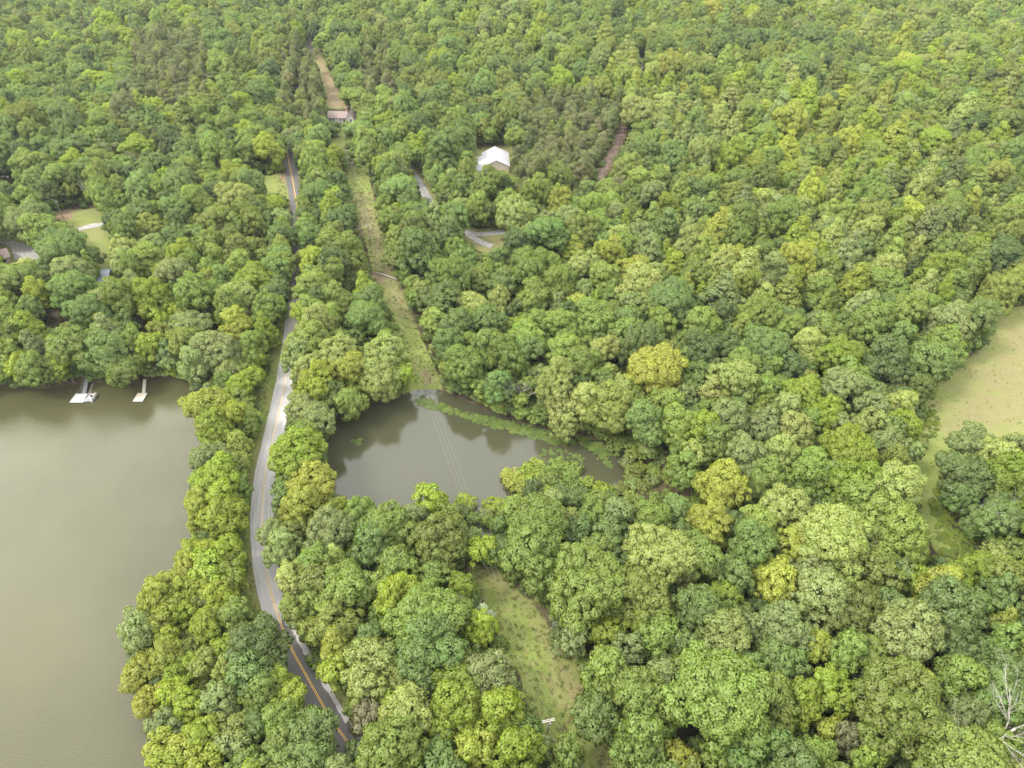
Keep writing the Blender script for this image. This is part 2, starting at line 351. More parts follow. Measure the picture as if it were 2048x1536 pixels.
def asphalt():
    m, nd, lk, b = mat('asphalt')
    at = N(nd, 'ShaderNodeAttribute', attribute_name='along'); sx = N(nd, 'ShaderNodeSeparateXYZ'); lk.new(at.outputs['Vector'], sx.inputs[0])
    geo = N(nd, 'ShaderNodeNewGeometry')
    def noi(sc, det=5, vec=None, rough=.55):
        n = N(nd, 'ShaderNodeTexNoise', i_Scale=sc, i_Detail=det, i_Roughness=rough); lk.new(vec or geo.outputs['Position'], n.inputs['Vector']); return n.outputs['Fac']
    mpn = N(nd, 'ShaderNodeMapping'); mpn.inputs['Scale'].default_value = (1.6, .09, 1); lk.new(at.outputs['Vector'], mpn.inputs[0])
    st = noi(1.0, 5, mpn.outputs[0])
    fine = noi(6, 4)
    base = ramp(nd, [(.3, (.30, .287, .28)), (.7, (.42, .40, .392))]); lk.new(st, base.inputs[0])
    f2 = N(nd, 'ShaderNodeMixRGB', blend_type='MULTIPLY'); f2.inputs[0].default_value = .5; fr = ramp(nd, [(.3, (.75, .75, .75)), (.7, (1.15, 1.15, 1.15))]); lk.new(fine, fr.inputs[0]); lk.new(base.outputs[0], f2.inputs[1]); lk.new(fr.outputs[0], f2.inputs[2])
    # worn dark streaks
    sk = ramp(nd, [(.60, (0, 0, 0)), (.66, (1, 1, 1))]); mp3 = N(nd, 'ShaderNodeMapping'); mp3.inputs['Scale'].default_value = (1.3, .05, 1); mp3.inputs['Location'].default_value = (3, 7, 0); lk.new(at.outputs['Vector'], mp3.inputs[0])
    lk.new(noi(1.1, 6, mp3.outputs[0], .65), sk.inputs[0])
    d1 = N(nd, 'ShaderNodeMixRGB'); d1.inputs[2].default_value = (.15, .14, .135, 1); ml = N(nd, 'ShaderNodeMath', operation='MULTIPLY'); ml.inputs[1].default_value = .75; lk.new(sk.outputs[0], ml.inputs[0]); lk.new(ml.outputs[0], d1.inputs[0]); lk.new(f2.outputs[0], d1.inputs[1])
    # wet stretches: y along the road
    wet = N(nd, 'ShaderNodeAttribute', attribute_name='wet')
    nn = noi(.55, 5); a = N(nd, 'ShaderNodeMath', operation='MULTIPLY_ADD'); lk.new(nn, a.inputs[0]); a.inputs[1].default_value = .9; lk.new(wet.outputs['Fac'], a.inputs[2])
    mr = N(nd, 'ShaderNodeMapRange'); lk.new(a.outputs[0], mr.inputs[0]); mr.inputs[1].default_value = .93; mr.inputs[2].default_value = 1.0
    d2 = N(nd, 'ShaderNodeMixRGB'); d2.inputs[2].default_value = (.078, .070, .068, 1); lk.new(mr.outputs[0], d2.inputs[0]); lk.new(d1.outputs[0], d2.inputs[1])
    lk.new(d2.outputs[0], b.inputs['Base Color'])
    rr = N(nd, 'ShaderNodeMapRange'); rr.inputs[3].default_value = .9; rr.inputs[4].default_value = .6; lk.new(mr.outputs[0], rr.inputs[0]); lk.new(rr.outputs[0], b.inputs['Roughness'])
    return m
road = ribbon('road', ROAD, 3.0, .10, asphalt(), jit=.07, k=8); struct(road)
vx = np.array([v.co for v in road.data.vertices]); px, py, _ = project(vx[:, 0], vx[:, 1], vx[:, 2])
al = np.array([a.vector for a in road.data.attributes['along'].data])
wet = np.clip((py - 1235) / 45, 0, 1) * np.where(al[:, 0] * 1 < 0, 1, 1)
wa = np.clip((py - 1205) / 75, 0, 1); wb = np.clip((600 - py) / 60, 0, 1)
side = np.clip((al[:, 0] - .9) / 1.6, 0, 1)       # right shoulder dries first
if project(*(list(vx[8 + 0]) ))[0] < project(*(list(vx[0])))[0]: side = np.clip((-al[:, 0] - .9) / 1.6, 0, 1)
wet = np.maximum(wa * (1 - .75 * side), wb * .95)
wat = road.data.attributes.new('wet', 'FLOAT', 'POINT'); wat.data.foreach_set('value', wet.astype(np.float32))
def paint(name, c1, c2, wear=.5):
    m, nd, lk, b = mat(name); geo = N(nd, 'ShaderNodeNewGeometry'); n = N(nd, 'ShaderNodeTexNoise', i_Scale=1.2, i_Detail=6); lk.new(geo.outputs['Position'], n.inputs['Vector'])
    r = ramp(nd, [(.35, c1), (.65, c2)]); lk.new(n.outputs['Fac'], r.inputs[0]); lk.new(r.outputs[0], b.inputs['Base Color']); b.inputs['Roughness'].default_value = .7; return m
M_yel = paint('yellow_paint', (.50, .36, .13), (.62, .45, .19))
M_org = paint('fresh_orange_paint', (.62, .33, .03), (.72, .42, .07))
cut = int(np.argmin(np.abs(project(ROAD[:, 0], ROAD[:, 1], 1.4)[1] - 1180))); cut2 = int(np.argmin(np.abs(project(ROAD[:, 0], ROAD[:, 1], 1.4)[1] - 600)))
for o_ in (-.14, .14):
    for a_, b_, m_ in ((0, cut + 1, M_org), (cut, cut2 + 1, M_yel), (cut2, len(ROAD), M_org)):
        q = ribbon('road_marking', ROAD[a_:b_], .06, .114, m_, off=o_, k=1); struct(q)
M_grav = simple('gravel', (.20, .19, .175), (.32, .305, .285), 1.2, .9, coord='Object', bump=.2)
M_redirt = simple('red_dirt', (.15, .10, .075), (.27, .20, .16), .7, .95)
M_tarlane = simple('lane_surface', (.18, .175, .17), (.29, .28, .27), .8, .85)
struct(ribbon('side_road', SIDE, 1.9, .16, M_tarlane, jit=.15)); struct(ribbon('gravel_spur', SPUR, 1.7, .20, M_grav, jit=.15))
struct(ribbon('dirt_track', TRACK, 2.0, .16, M_redirt, jit=.2)); struct(ribbon('gravel_drive', DRIVE, 2.0, .16, M_grav, jit=.25))
pd = G('20 492 60 488 92 500 80 520 30 520'); 
struct(mesh_obj('gravel_pad', [(p[0], p[1], 1.3 + float(hills(p[0], p[1])) + .22) for p in pd], [tuple(range(len(pd)))], M_grav))

# ------------------------------------------------------------------ foliage shapes
def unit(a): return a / (np.linalg.norm(a, axis=-1, keepdims=True) + 1e-9)
def leaves(rs, C, Nn, rc, dens, la, lb, spread=.55, lo=-.15, flat=1.0):
    """clumps C (n,3), outward Nn, radii rc -> leaf quads"""
    cnt = np.maximum(6, (dens * rc ** 2).astype(int)); idx = np.repeat(np.arange(len(C)), cnt); n = len(idx)
    d = unit(rs.normal(size=(n, 3))); dn = (d * Nn[idx]).sum(1)
    flip = dn < lo; d[flip] = unit(d[flip] - 2 * dn[flip, None] * Nn[idx][flip])
    rad = rc[idx] * (.68 + .30 * rs.random(n) + .28 * rs.random(n) ** 4); pos = C[idx] + d * rad[:, None] * np.array([1, 1, flat])
    ln = unit(d + spread * rs.normal(size=(n, 3)))
    ln *= np.sign((ln * d).sum(1))[:, None]
    t = unit(np.cross(ln, rs.normal(size=(n, 3)))); bt = np.cross(ln, t)
    s = (.75 + .55 * rs.random(n))[:, None]
    a, b_ = t * la * s, bt * lb * s
    V = np.stack([pos - a, pos - b_, pos + a, pos + b_], 1).reshape(-1, 3)
    sh = unit(d * .78 + Nn[idx] * .15 + ln * .14 + np.array([0, 0, .28])); ngeo = ln
    cl = rs.random(len(C))
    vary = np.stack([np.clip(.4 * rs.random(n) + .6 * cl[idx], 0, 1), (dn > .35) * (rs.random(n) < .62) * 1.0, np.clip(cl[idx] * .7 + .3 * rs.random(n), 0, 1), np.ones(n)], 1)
    return V, np.repeat(sh, 4, 0), np.repeat(vary, 4, 0)
def crown_arrays(seed, R, H, shape, rc0=1.15, dens=58, la=.34, lb=.23):
    rs = np.random.default_rng(seed); q = H / R
    if shape == 'round':
        nl = int(6 + R * 1.3); L = [(.1 * rs.normal(), .1 * rs.normal(), .22, .46)]
        for i in range(nl):
            a = i * 2.399 + rs.random() * .8; t = (i + .5) / nl; rr = (.42 + .34 * rs.random()) * math.sqrt(t) + .12; L.append((rr * math.cos(a), rr * math.sin(a), .62 - .95 * t + .22 * rs.normal(), .25 + .16 * rs.random()))
    elif shape == 'spread':
        nl = int(5 + R * 1.3); L = []
        for i in range(nl):
            a = i * 2.399 + rs.random(); rr = .75 * math.sqrt((i + .5) / nl); L.append((rr * math.cos(a), rr * math.sin(a), .25 - .5 * rr + .3 * rs.normal() * .5, .27 + .12 * rs.random()))
    elif shape == 'point':
        L = []; nl = 9
        for i in range(nl):
            t = i / (nl - 1); a = i * 2.4; w = .62 * (1 - t) ** .8 + .10; L.append((.34 * (1 - t) * math.cos(a), .34 * (1 - t) * math.sin(a), -.72 + 1.55 * t, w * .9))
    elif shape == 'pine':
        L = []; nl = 11
        for i in range(nl):
            t = i / (nl - 1); a = i * 2.4; rr = .45 * (1 - t * .8); L.append((rr * math.cos(a), rr * math.sin(a), -.5 + 1.2 * t, .34 - .12 * t))
    else:  # bush
        L = []
        for i in range(7):
            a = i * 2.399; rr = .55 * math.sqrt(i / 7); L.append((rr * math.cos(a), rr * math.sin(a), .1 + .2 * rs.random(), .42))
    L = np.array(L); C = []; Nn = []
    for i, (x, y, z, r) in enumerate(L):
        n = int(4 * math.pi * (r * R) ** 2 / (rc0 ** 2 * 1.25)) + 5
        d = unit(rs.normal(size=(n * 3, 3))); p = np.array([x, y, z]) + d * r * (.86 + .2 * rs.random((n * 3, 1)))
        keep = np.ones(len(p), bool)
        for j, l in enumerate(L):
            if j != i: keep &= np.linalg.norm(p - l[:3], axis=1) > l[3] * .86
        keep &= (p[:, 2] > -.62) | (rs.random(len(p)) < .15) if shape != 'point' else (p[:, 2] > -.9)
        sel = []
        P3 = p * np.array([R, R, H])
        for k in np.nonzero(keep)[0]:
            if not sel or np.min(np.linalg.norm(np.array(sel) - P3[k], axis=1)) > rc0 * 1.28: sel.append(P3[k]); C.append(P3[k] + d[k] * rs.normal() * rc0 * .28); Nn.append(unit(d[k] + np.array([0, 0, .55])))
            if len(sel) >= n: break
    C = np.array(C); Nn = np.array(Nn); k_ = R * .90 / np.percentile(np.hypot(C[:, 0], C[:, 1]), 90) if shape != 'point' else 1.0; k_ = min(k_, 1.15); C = C * [k_, k_, 1]; L = L * [k_, k_, 1, 1]
    rc = rc0 * (.72 + .62 * rs.random(len(C)))
    if shape == 'pine': return leaves(rs, C, Nn, rc, dens * 1.1, la * 1.2, lb * .40, spread=.9, lo=-.4, flat=.8), L
    a = leaves(rs, C, Nn, rc, dens, la, lb, flat=.95, lo=-.05)
    # inner leaves closing the crown
    ci = np.array([l[:3] * np.array([R, R, H]) for l in L]); ni = np.tile([0, 0, 1.0], (len(L), 1)); ri = L[:, 3] * R * .86
    b_ = leaves(rs, ci, ni, ri, 15, la * 1.3, lb * 1.4, lo=-.7, spread=.9)
    b_[2][:, 1] = 0
    return tuple(np.concatenate([x, y]) for x, y in zip(a, b_)), L
def crown_mesh(name, arr, mat_, extra=None, mats=None, loc=(0, 0, 0)):
    V, Sn, vary = arr; V = V + np.array(loc); n = len(V) // 4; Fc = np.arange(n * 4).reshape(-1, 4)
    me = bpy.data.meshes.new(name)
    if extra:
        EV, EF = extra; EV = np.array(EV); ef = [tuple(i + n * 4 for i in f) for f in EF]
    me.vertices.add(n * 4 + (len(EV) if extra else 0))
    me.vertices.foreach_set('co', (np.concatenate([V, EV]) if extra else V).astype(np.float32).ravel())
    loops = list(Fc.ravel()); tot = [4] * n
    if extra:
        for f in ef: loops += list(f); tot.append(len(f))
    me.loops.add(len(loops)); me.loops.foreach_set('vertex_index', np.array(loops, np.int32))
    me.polygons.add(len(tot)); st = np.concatenate([[0], np.cumsum(tot)[:-1]]); me.polygons.foreach_set('loop_start', st.astype(np.int32)); me.polygons.foreach_set('loop_total', np.array(tot, np.int32))
    me.materials.append(mat_)
    if extra: me.materials.append(M_bark); mi = np.zeros(len(tot), np.int32); mi[n:] = 1; me.polygons.foreach_set('material_index', mi)
    me.update()
    ca = me.color_attributes.new('vary', 'FLOAT_COLOR', 'POINT'); vv = np.concatenate([vary, np.ones((len(EV), 4))]) if extra else vary
    ca.data.foreach_set('color', vv.astype(np.float32).ravel())
    nn = Sn
    if extra: c0 = EV * np.array([1, 1, 0]); nn = np.concatenate([Sn, unit(c0 + 1e-3)])
    me.shade_smooth(); me.normals_split_custom_set_from_vertices([tuple(v) for v in nn])
    return me
def trunk_mb(hc, L, R, H, r0, pine=False):
    mb = MB(); bend = [random.uniform(-.02, .02) * hc for _ in range(4)]
    mb.tube([(0, 0, -.8), (bend[0], bend[1], hc * .35), (bend[1], bend[2], hc * .7), (0, 0, hc + H * (.8 if pine else .2))], [r0 * 1.25, r0 * .85, r0 * .62, r0 * .2], 7)
    ls = sorted(L.tolist(), key=lambda l: -l[3])[1:7]
    for x, y, z, r in ls:
        z0 = hc * random.uniform(.5, .75)
        mb.tube([(bend[1] * .8, bend[2] * .8, z0), (x * R * .5, y * R * .5, (z0 + hc + z * H) / 2), (x * R, y * R, hc + z * H)], [r0 * .4, r0 * .28, r0 * .1], 5)
    return mb
PROTO = []            # dict(kind,R,H,hc,crown mesh,trunk mesh,single object)
pcol = bpy.data.collections.new('tree_shapes')
def proto(kind, seed, R, hs, hc, shape, **kw):
    H = R * hs; arr, L = crown_arrays(seed, R, H, shape, **kw); random.seed(seed)
    tb = trunk_mb(hc, L, R, H, .035 * R + .09 if shape != 'bush' else .05, shape == 'pine')
    cm = crown_mesh('crown', arr, M_leaf, loc=(0, 0, hc))
    tm = bpy.data.meshes.new('trunk'); tm.from_pydata(tb.v, [], tb.f); tm.materials.append(M_bark); tm.shade_smooth()
    si = crown_mesh('tree_shape', arr, M_leafi, extra=(tb.v, tb.f), loc=(0, 0, hc))
    o = bpy.data.objects.new('tree_shape_%02d' % len(PROTO), si); pcol.objects.link(o)
    PROTO.append(dict(kind=kind, R=R, H=H, hc=hc, crown=cm, trunk=tm, i=len(PROTO)))
for s in range(2): proto('round', 10 + s, 2.6, 1.25, 6.0, 'round', rc0=.85, dens=100, la=.23, lb=.16)
for s in range(5): proto('round', 20 + s, 4.2, 1.08 + .05 * (s % 3), 8.2, 'round', rc0=1.0, dens=96, la=.245, lb=.165)
for s in range(4): proto('round', 30 + s, 6.2, .92 + .05 * (s % 2), 10.2, 'round', rc0=1.15, dens=90, la=.26, lb=.175)
for s in range(2): proto('round', 40 + s, 9.0, .78, 12.0, 'round', rc0=1.3, dens=84, la=.275, lb=.185)
for s in range(3): proto('spread', 50 + s, 4.4, .80, 6.5, 'spread', rc0=.95, dens=96, la=.235, lb=.16)
for s in range(2): proto('spread', 60 + s, 6.6, .66, 8.5, 'spread', rc0=1.05, dens=88, la=.25, lb=.17)
for s in range(2): proto('point', 70 + s, 2.3, 2.0, 7.5, 'point', rc0=.75, dens=104, la=.22, lb=.15)
for s in range(2): proto('point', 80 + s, 3.5, 1.7, 8.5, 'point', rc0=.9, dens=98, la=.24, lb=.16)
for s in range(3): proto('pine', 90 + s, 3.2, 1.35, 9.5, 'pine', rc0=1.15, dens=110, la=.25, lb=.24)
for s in range(3): proto('bush', 95 + s, 1.9, .70, 1.1, 'bush', rc0=.6, dens=120, la=.19, lb=.13)
def pick(kind, R, rnd):
    c = [p for p in PROTO if p['kind'] == kind]
    c.sort(key=lambda p: abs(math.log(p['R'] / R))); best = [p for p in c if abs(p['R'] - c[0]['R']) < .01]
    return best[int(rnd * len(best)) % len(best)]

# leaf colours (albedo)
PAL = dict(g=(.166, .218, .038), e=(.144, .202, .048), d=(.115, .160, .040), l=(.218, .268, .023), y=(.266, .286, .034), p=(.246, .274, .066),
           o=(.178, .206, .036), s=(.190, .228, .072), m=(.196, .248, .044), k=(.170, .222, .018), n=(.155, .174, .060), b=(.170, .162, .074), w=(.36, .42, .28))
BLOOM = dict(p=.75, y=.35, s=.3, w=.0)
CNAME = dict(g='mid green', e='blue-green', d='dark green', l='lime green', y='yellow', p='cream-tipped', o='olive green', s='silvery green', m='light green', k='deep yellow-green', n='grey-green', b='brownish', w='white-flecked')
def tintof(c, rs, j=.10):
    a = np.array(PAL[c]) * (1 + j * rs.normal()); a = a * (1 + .025 * rs.normal(size=3)); return (*np.clip(a, .008, .5), BLOOM.get(c, .12))

# crowns read off the photograph: x y radius colour [shape]
HAND = '''417 815 42 y;470 832 34 l;500 832 24 g;432 864 30 l;455 886 36 y s;410 897 20 s;490 902 25 o;425 926 36 s;480 936 28 o;432 960 40 l;480 976 26 g;400 1002 27 y;440 1002 32 l
402 1035 24 y;450 1032 38 l;476 1046 22 g;455 1068 24 l;446 1084 22 s s;390 1112 28 l;425 1112 30 l;468 1108 26 l;372 1150 28 y;425 1147 34 l;465 1133 26 l;405 1172 28 l;475 1167 26 l
312 1197 28 y;340 1172 27 y;370 1187 26 l;340 1222 26 l;368 1220 24 l;405 1210 22 o;440 1192 30 l;476 1226 31 g;277 1264 32 s;312 1250 26 y;332 1272 22 l;380 1262 22 o s;417 1248 29 l;376 1291 24 o
292 1325 40 y s;336 1311 28 y;252 1356 22 y s;294 1386 30 y s;372 1338 24 l;410 1329 26 o;450 1301 22 l;450 1351 24 o;512 1296 46 e;502 1345 42 e;562 1351 24 l;345 1352 22 l;350 1393 25 l;380 1410 30 l
435 1400 32 s;478 1393 22 l;522 1393 30 g;578 1396 27 l;332 1447 34 s s;405 1465 34 l;470 1457 30 o;512 1447 30 e;562 1440 33 g;320 1483 25 y;375 1496 30 y;299 1490 15 g;467 1491 28 s;507 1501 25 g;562 1486 34 g
624 1466 42 e;622 1505 38 e;687 1462 18 e;337 1522 30 l;412 1528 30 l;487 1530 28 g;560 1530 30 g
690 1177 45 g;752 1183 22 g;858 1238 72 g;856 1302 58 e;677 1247 40 o;755 1236 22 g;748 1276 28 e;670 1288 30 y p;671 1338 27 l;748 1313 40 p;733 1368 36 p;780 1390 25 l;796 1353 30 o;733 1436 28 b
815 1428 44 p;780 1486 58 o;852 1366 32 e;920 1366 42 l;985 1353 42 s;915 1415 48 l;1013 1418 42 l;1000 1456 30 l;877 1428 22 b;952 1491 40 y;1050 1503 44 l;1097 1496 20 s;1062 1463 24 e;1122 1522 25 g;880 1501 30 e
957 1263 28 l;922 1174 26 l;966 1222 17 w p;882 1080 50 o;860 992 34 l;1003 1052 17 e;1075 1052 62 g;1072 1102 54 g;1040 1022 32 m;1095 1018 30 s;1182 1034 30 g;1242 1038 33 s;1220 1069 34 e;1307 1042 38 g
1170 1166 70 m;1312 1113 62 p;1190 1100 30 g;967 1102 24 l;612 808 34 s s;637 836 30 s;590 906 48 l;648 883 22 g;572 960 22 g;620 969 42 y;602 1011 38 y;568 996 22 e;550 1070 26 s;562 1102 28 s;590 1056 26 o
660 1063 44 s;720 1036 38 g;716 1002 24 l;775 1051 40 g;812 1066 28 g;832 1002 25 s;737 1101 34 e;701 1108 20 l;630 1126 34 g;594 1151 32 p;800 1133 36 g;626 1166 38 o;598 1212 29 o;614 1262 25 o;640 1202 30 g
1287 1191 48 o;1400 1216 48 e;1445 1193 27 k;1212 1258 40 l s;1136 1283 27 s;1280 1241 28 l;1320 1266 38 g;1366 1293 32 e;1450 1278 46 p;1562 1261 48 s;1562 1322 42 e;1440 1390 100 m;1206 1361 44 m;1280 1391 54 g
1187 1430 40 e;1325 1441 32 m;1276 1491 48 g;1356 1518 30 y;1488 1503 38 e;1427 1524 30 g;1240 1466 25 l;1556 1172 38 y;1636 1185 46 s;1706 1215 46 o;1811 1260 62 s;1898 1223 54 d;1886 1172 40 y p;2010 1236 22 y p
1626 1292 30 y;1686 1308 34 m;1741 1316 35 m;1798 1318 25 o;1668 1378 40 l;1603 1411 36 l;1800 1416 84 o;1853 1360 24 y p;1657 1452 22 y;1697 1472 24 b;1631 1511 34 m;1961 1298 44 e s;2010 1352 44 d;1923 1361 44 g
1985 1392 44 e;2046 1410 36 g;1290 838 40 e;1352 850 34 m;1400 856 34 l;1457 843 38 s;1527 850 34 s;1590 863 34 p;1565 908 34 p;1490 918 42 s;1427 896 32 g;1366 942 30 g;1446 970 40 y;1415 1050 38 y;1527 956 36 m
1627 931 30 m;1660 958 25 e;1572 1013 46 p;1522 1051 38 m;1665 1076 74 p;1590 1088 34 y;1465 1146 34 e;1540 1151 30 y;1627 1151 38 s;1390 1113 44 m;1350 1020 30 e;1700 900 52 k;1712 962 48 k;1648 826 34 l
1743 813 28 s;1738 846 30 p;1798 813 26 p;1808 850 28 l;1776 890 31 s;1811 906 22 s;1786 976 46 p;1712 1016 34 m;1771 1038 48 m;1806 1076 46 m;1756 1146 38 o;1836 1158 22 l;1941 888 34 s;2023 900 28 s;1926 950 42 d
2011 956 44 k;1928 992 27 d;1916 1150 34 l p;1981 1108 22 p;2024 1101 28 g;1962 1138 28 l;2011 1151 38 o;482 656 28 y;532 656 20 l p;475 706 30 s s;517 693 27 g;507 751 24 l;480 772 26 l;537 617 30 g
595 632 24 l;630 623 25 g;612 689 40 o;597 717 28 s;675 706 38 p;767 706 38 p;705 743 34 y;755 751 34 p;663 743 25 y;732 636 42 e;635 768 34 l;807 751 18 l;750 812 23 l;700 793 28 o;797 796 19 p;671 793 25 g
687 611 25 g;732 566 20 l p;625 522 28 l;675 501 34 o;1120 401 26 y;1035 432 40 p;1035 652 28 l s;1155 612 24 y;1310 742 62 y;1210 702 28 p;1113 822 25 p;1120 862 26 p;1165 802 30 p;1335 690 24 p;1245 782 30 p
1215 880 0 g;120 352 26 g;50 440 34 s;125 500 46 e;45 560 34 g;140 575 38 e;180 630 36 e;30 660 30 g;60 665 26 l;150 690 40 g;210 700 38 e;305 690 26 l;380 645 34 s s;430 700 34 s;330 735 24 s s;270 740 20 g;395 725 28 s;60 730 30 g
110 745 24 l;30 745 22 l;235 740 26 g;470 400 36 p;440 440 30 o;350 420 26 e;1470 765 40 p;1430 790 30 p;1620 690 32 p;1675 720 34 k;1600 790 34 l;1590 730 26 d;1530 690 44 e;1450 690 30 d;1340 600 48 e;1390 545 30 o
1210 560 30 m;1260 640 28 e;1230 620 24 m;960 560 26 g;890 600 30 e;980 640 32 e;900 690 30 e;930 730 36 g;1000 770 26 e;1130 560 26 g;1060 700 26 e'''
SHP = dict(s='spread', p='point')
hand = []
for tok in HAND.replace('\n', ';').split(';'):
    w = tok.split()
    if len(w) >= 4 and float(w[2]) > 5: hand.append((float(w[0]), float(w[1]), float(w[2]), w[3], SHP.get(w[4], 'round') if len(w) > 4 else 'round'))

OPENPX = [P(s) for s in ('''-100 785 0 785 60 782 130 775 200 770 260 775 300 765 380 765 395 785 385 820 400 870 400 905 385 960 375 1010 380 1080 365 1110 330 1170 285 1200 250 1260
 225 1350 260 1390 290 1450 300 1500 290 1700 -100 1700''',
 '''660 838 700 830 740 838 800 812 822 812 826 780 880 778 905 797 930 818 1000 842 1060 860 1130 874 1180 886 1225 912 1220 950 1140 935 1060 920 1010 940 1010 985 985 1002 930 1015 850 985 830 1010 800 1010 740 995 700 1010 665 985 652 920''',
 '550 655 542 720 530 775 520 835 503 905 494 965 490 1040 490 1100 496 1160 506 1200 528 1240 555 1310 600 1395 640 1430 700 1470 735 1500 735 1480 700 1440 660 1395 625 1325 575 1270 562 1190 545 1100 545 1010 548 950 565 870 583 780 588 740 580 700 586 655',
 '588 550 600 545 600 570 590 650 578 655', '571 292 580 292 582 335 574 335', '612 80 630 78 636 105 622 105',
 '816 334 834 331 852 362 866 394 858 404 844 394 828 366', '925 458 1008 456 1008 486 985 502 950 496 928 478', '190 525 226 525 226 560 194 562', '943 1046 980 1044 984 1084 962 1090 942 1076', '1850 1010 1885 1000 1945 1060 1950 1100 1870 1105', '1012 928 1130 922 1235 950 1330 895 1375 950 1375 990 1240 985 1180 978 1100 968 1012 962',
 '1236 236 1250 236 1250 275 1228 320 1198 372 1184 374 1205 330 1232 280', '1280 105 1290 105 1290 135 1280 135',
 '0 478 30 486 62 490 85 500 70 515 0 515', '150 456 198 447 205 452 160 466', '164 474 205 462 220 482 212 515 220 540 196 545 184 500',
 '100 432 150 420 205 420 205 446 110 440', '545 366 576 346 598 340 598 392 575 394 552 386',
 '662 265 690 265 692 300 664 300', '655 212 714 212 714 242 655 242', '948 288 1020 288 1022 335 992 345 955 350',
 '684 330 736 333 742 365 752 415 758 455 772 520 790 560 812 600 832 655 850 700 872 745 884 778 822 778 808 730 800 690 785 645 764 585 742 540 728 480 712 430 697 380',
 '626 98 640 98 652 130 668 165 690 212 655 214 646 175 636 135', '''938 1136 1000 1138 1016 1170 1060 1205 1092 1255 1112 1305 1155 1325 1165 1370 1180 1420 1212 1480 1250 1560 1135 1560
 1102 1500 1082 1450 1055 1395 1045 1345 1015 1300 1000 1265 988 1235 960 1185''',
 '1995 630 2300 615 2300 870 1935 872 1890 920 1880 980 1895 1040 1940 1090 1870 1105 1850 1060 1832 1010 1832 960 1838 900 1838 835 1858 792 1905 745 1962 705 1990 665',
 '270 630 300 630 300 660 270 660', '75 620 145 610 148 640 100 650', '405 650 440 650 445 680 410 690', '0 350 30 350 30 365 0 365')]
mgx, mgy = np.meshgrid(np.arange(-300, 2400, 3.0), np.arange(-120, 1800, 3.0)); mpt = np.stack([mgx.ravel(), mgy.ravel()], 1); MASK = np.zeros(len(mpt), bool)
for p_ in OPENPX: MASK |= inside(mpt, p_)
MASK = MASK.reshape(mgx.shape); CA = np.linspace(0, 2 * math.pi, 14, endpoint=False); CC = np.append(np.cos(CA) * .9, 0); CSN = np.append(np.sin(CA) * .9, 0)
def clear_frac(cx, cy, rx, ry):
    ix = np.clip(((cx + rx * CC + 300) / 3).astype(int), 0, MASK.shape[1] - 1); iy = np.clip(((cy + ry * CSN + 120) / 3).astype(int), 0, MASK.shape[0] - 1)
    return MASK[iy, ix].mean()
TREES = []    # x,y,z, s, proto, colour, tiltbase, rpx, pxx, pyy, hand
placed = []
rs = np.random.default_rng(3)
def addtree(x, y, R, c, kind, tx=None, ty=None, is_hand=False):
    pr = pick(kind, R, rs.random()); s = R / pr['R']; sz = s ** .6 if kind != 'bush' else s
    TREES.append(dict(x=x, y=y, s=s, sz=sz, p=pr, c=c, hand=is_hand, tx=x if tx is None else tx, ty=y if ty is None else ty, R=R)); placed.append((x if tx is None else tx, y if ty is None else ty, R))
for (cx, cy, rp, c, kind) in hand:
    if 960 < cx < 1100 and cy > 1330: cx -= 11
    if 1100 < cx < 1215 and cy > 1240: cx += 7
    if 445 < cx < 530 and 620 < cy < 1240: cx -= 8 if cx > 462 else 4; rp *= .95
    hc = 9.0; hc0 = None
    for _ in range(5):
        p = onground(cx, cy, hc); d = (CAMH - p[2]) * 1.0 / (sn + (cy - 768) / F * cs); R = rp * d / F * 1.12
        pr = pick(kind, R, 0); s = R / pr['R']; hc = pr['hc'] * s ** .6 + .1 * pr['H']
    bx, by = p[0], p[1]; q = np.array([[bx, by]])
    for poly in (LAKE, POND):
        dd = float(sdf(q, poly)[0])
        if dd < 1.0:
            e = .5; gxx = float(sdf(q + [[e, 0]], poly)[0] - sdf(q - [[e, 0]], poly)[0]); gyy = float(sdf(q + [[0, e]], poly)[0] - sdf(q - [[0, e]], poly)[0])
            nn = np.array([gxx, gyy]); nn /= np.linalg.norm(nn) + 1e-6; q = q + nn * (1.0 - dd)
    dr = float(segdist(q, ROAD)[0])
    if dr < 5.2:
        dv = q[0] - ROAD[np.argmin(np.hypot(*(ROAD - q[0]).T))]; q = q + dv / (np.linalg.norm(dv) + 1e-6) * (5.2 - dr)
    addtree(q[0, 0], q[0, 1], R, c, kind, bx, by, True)

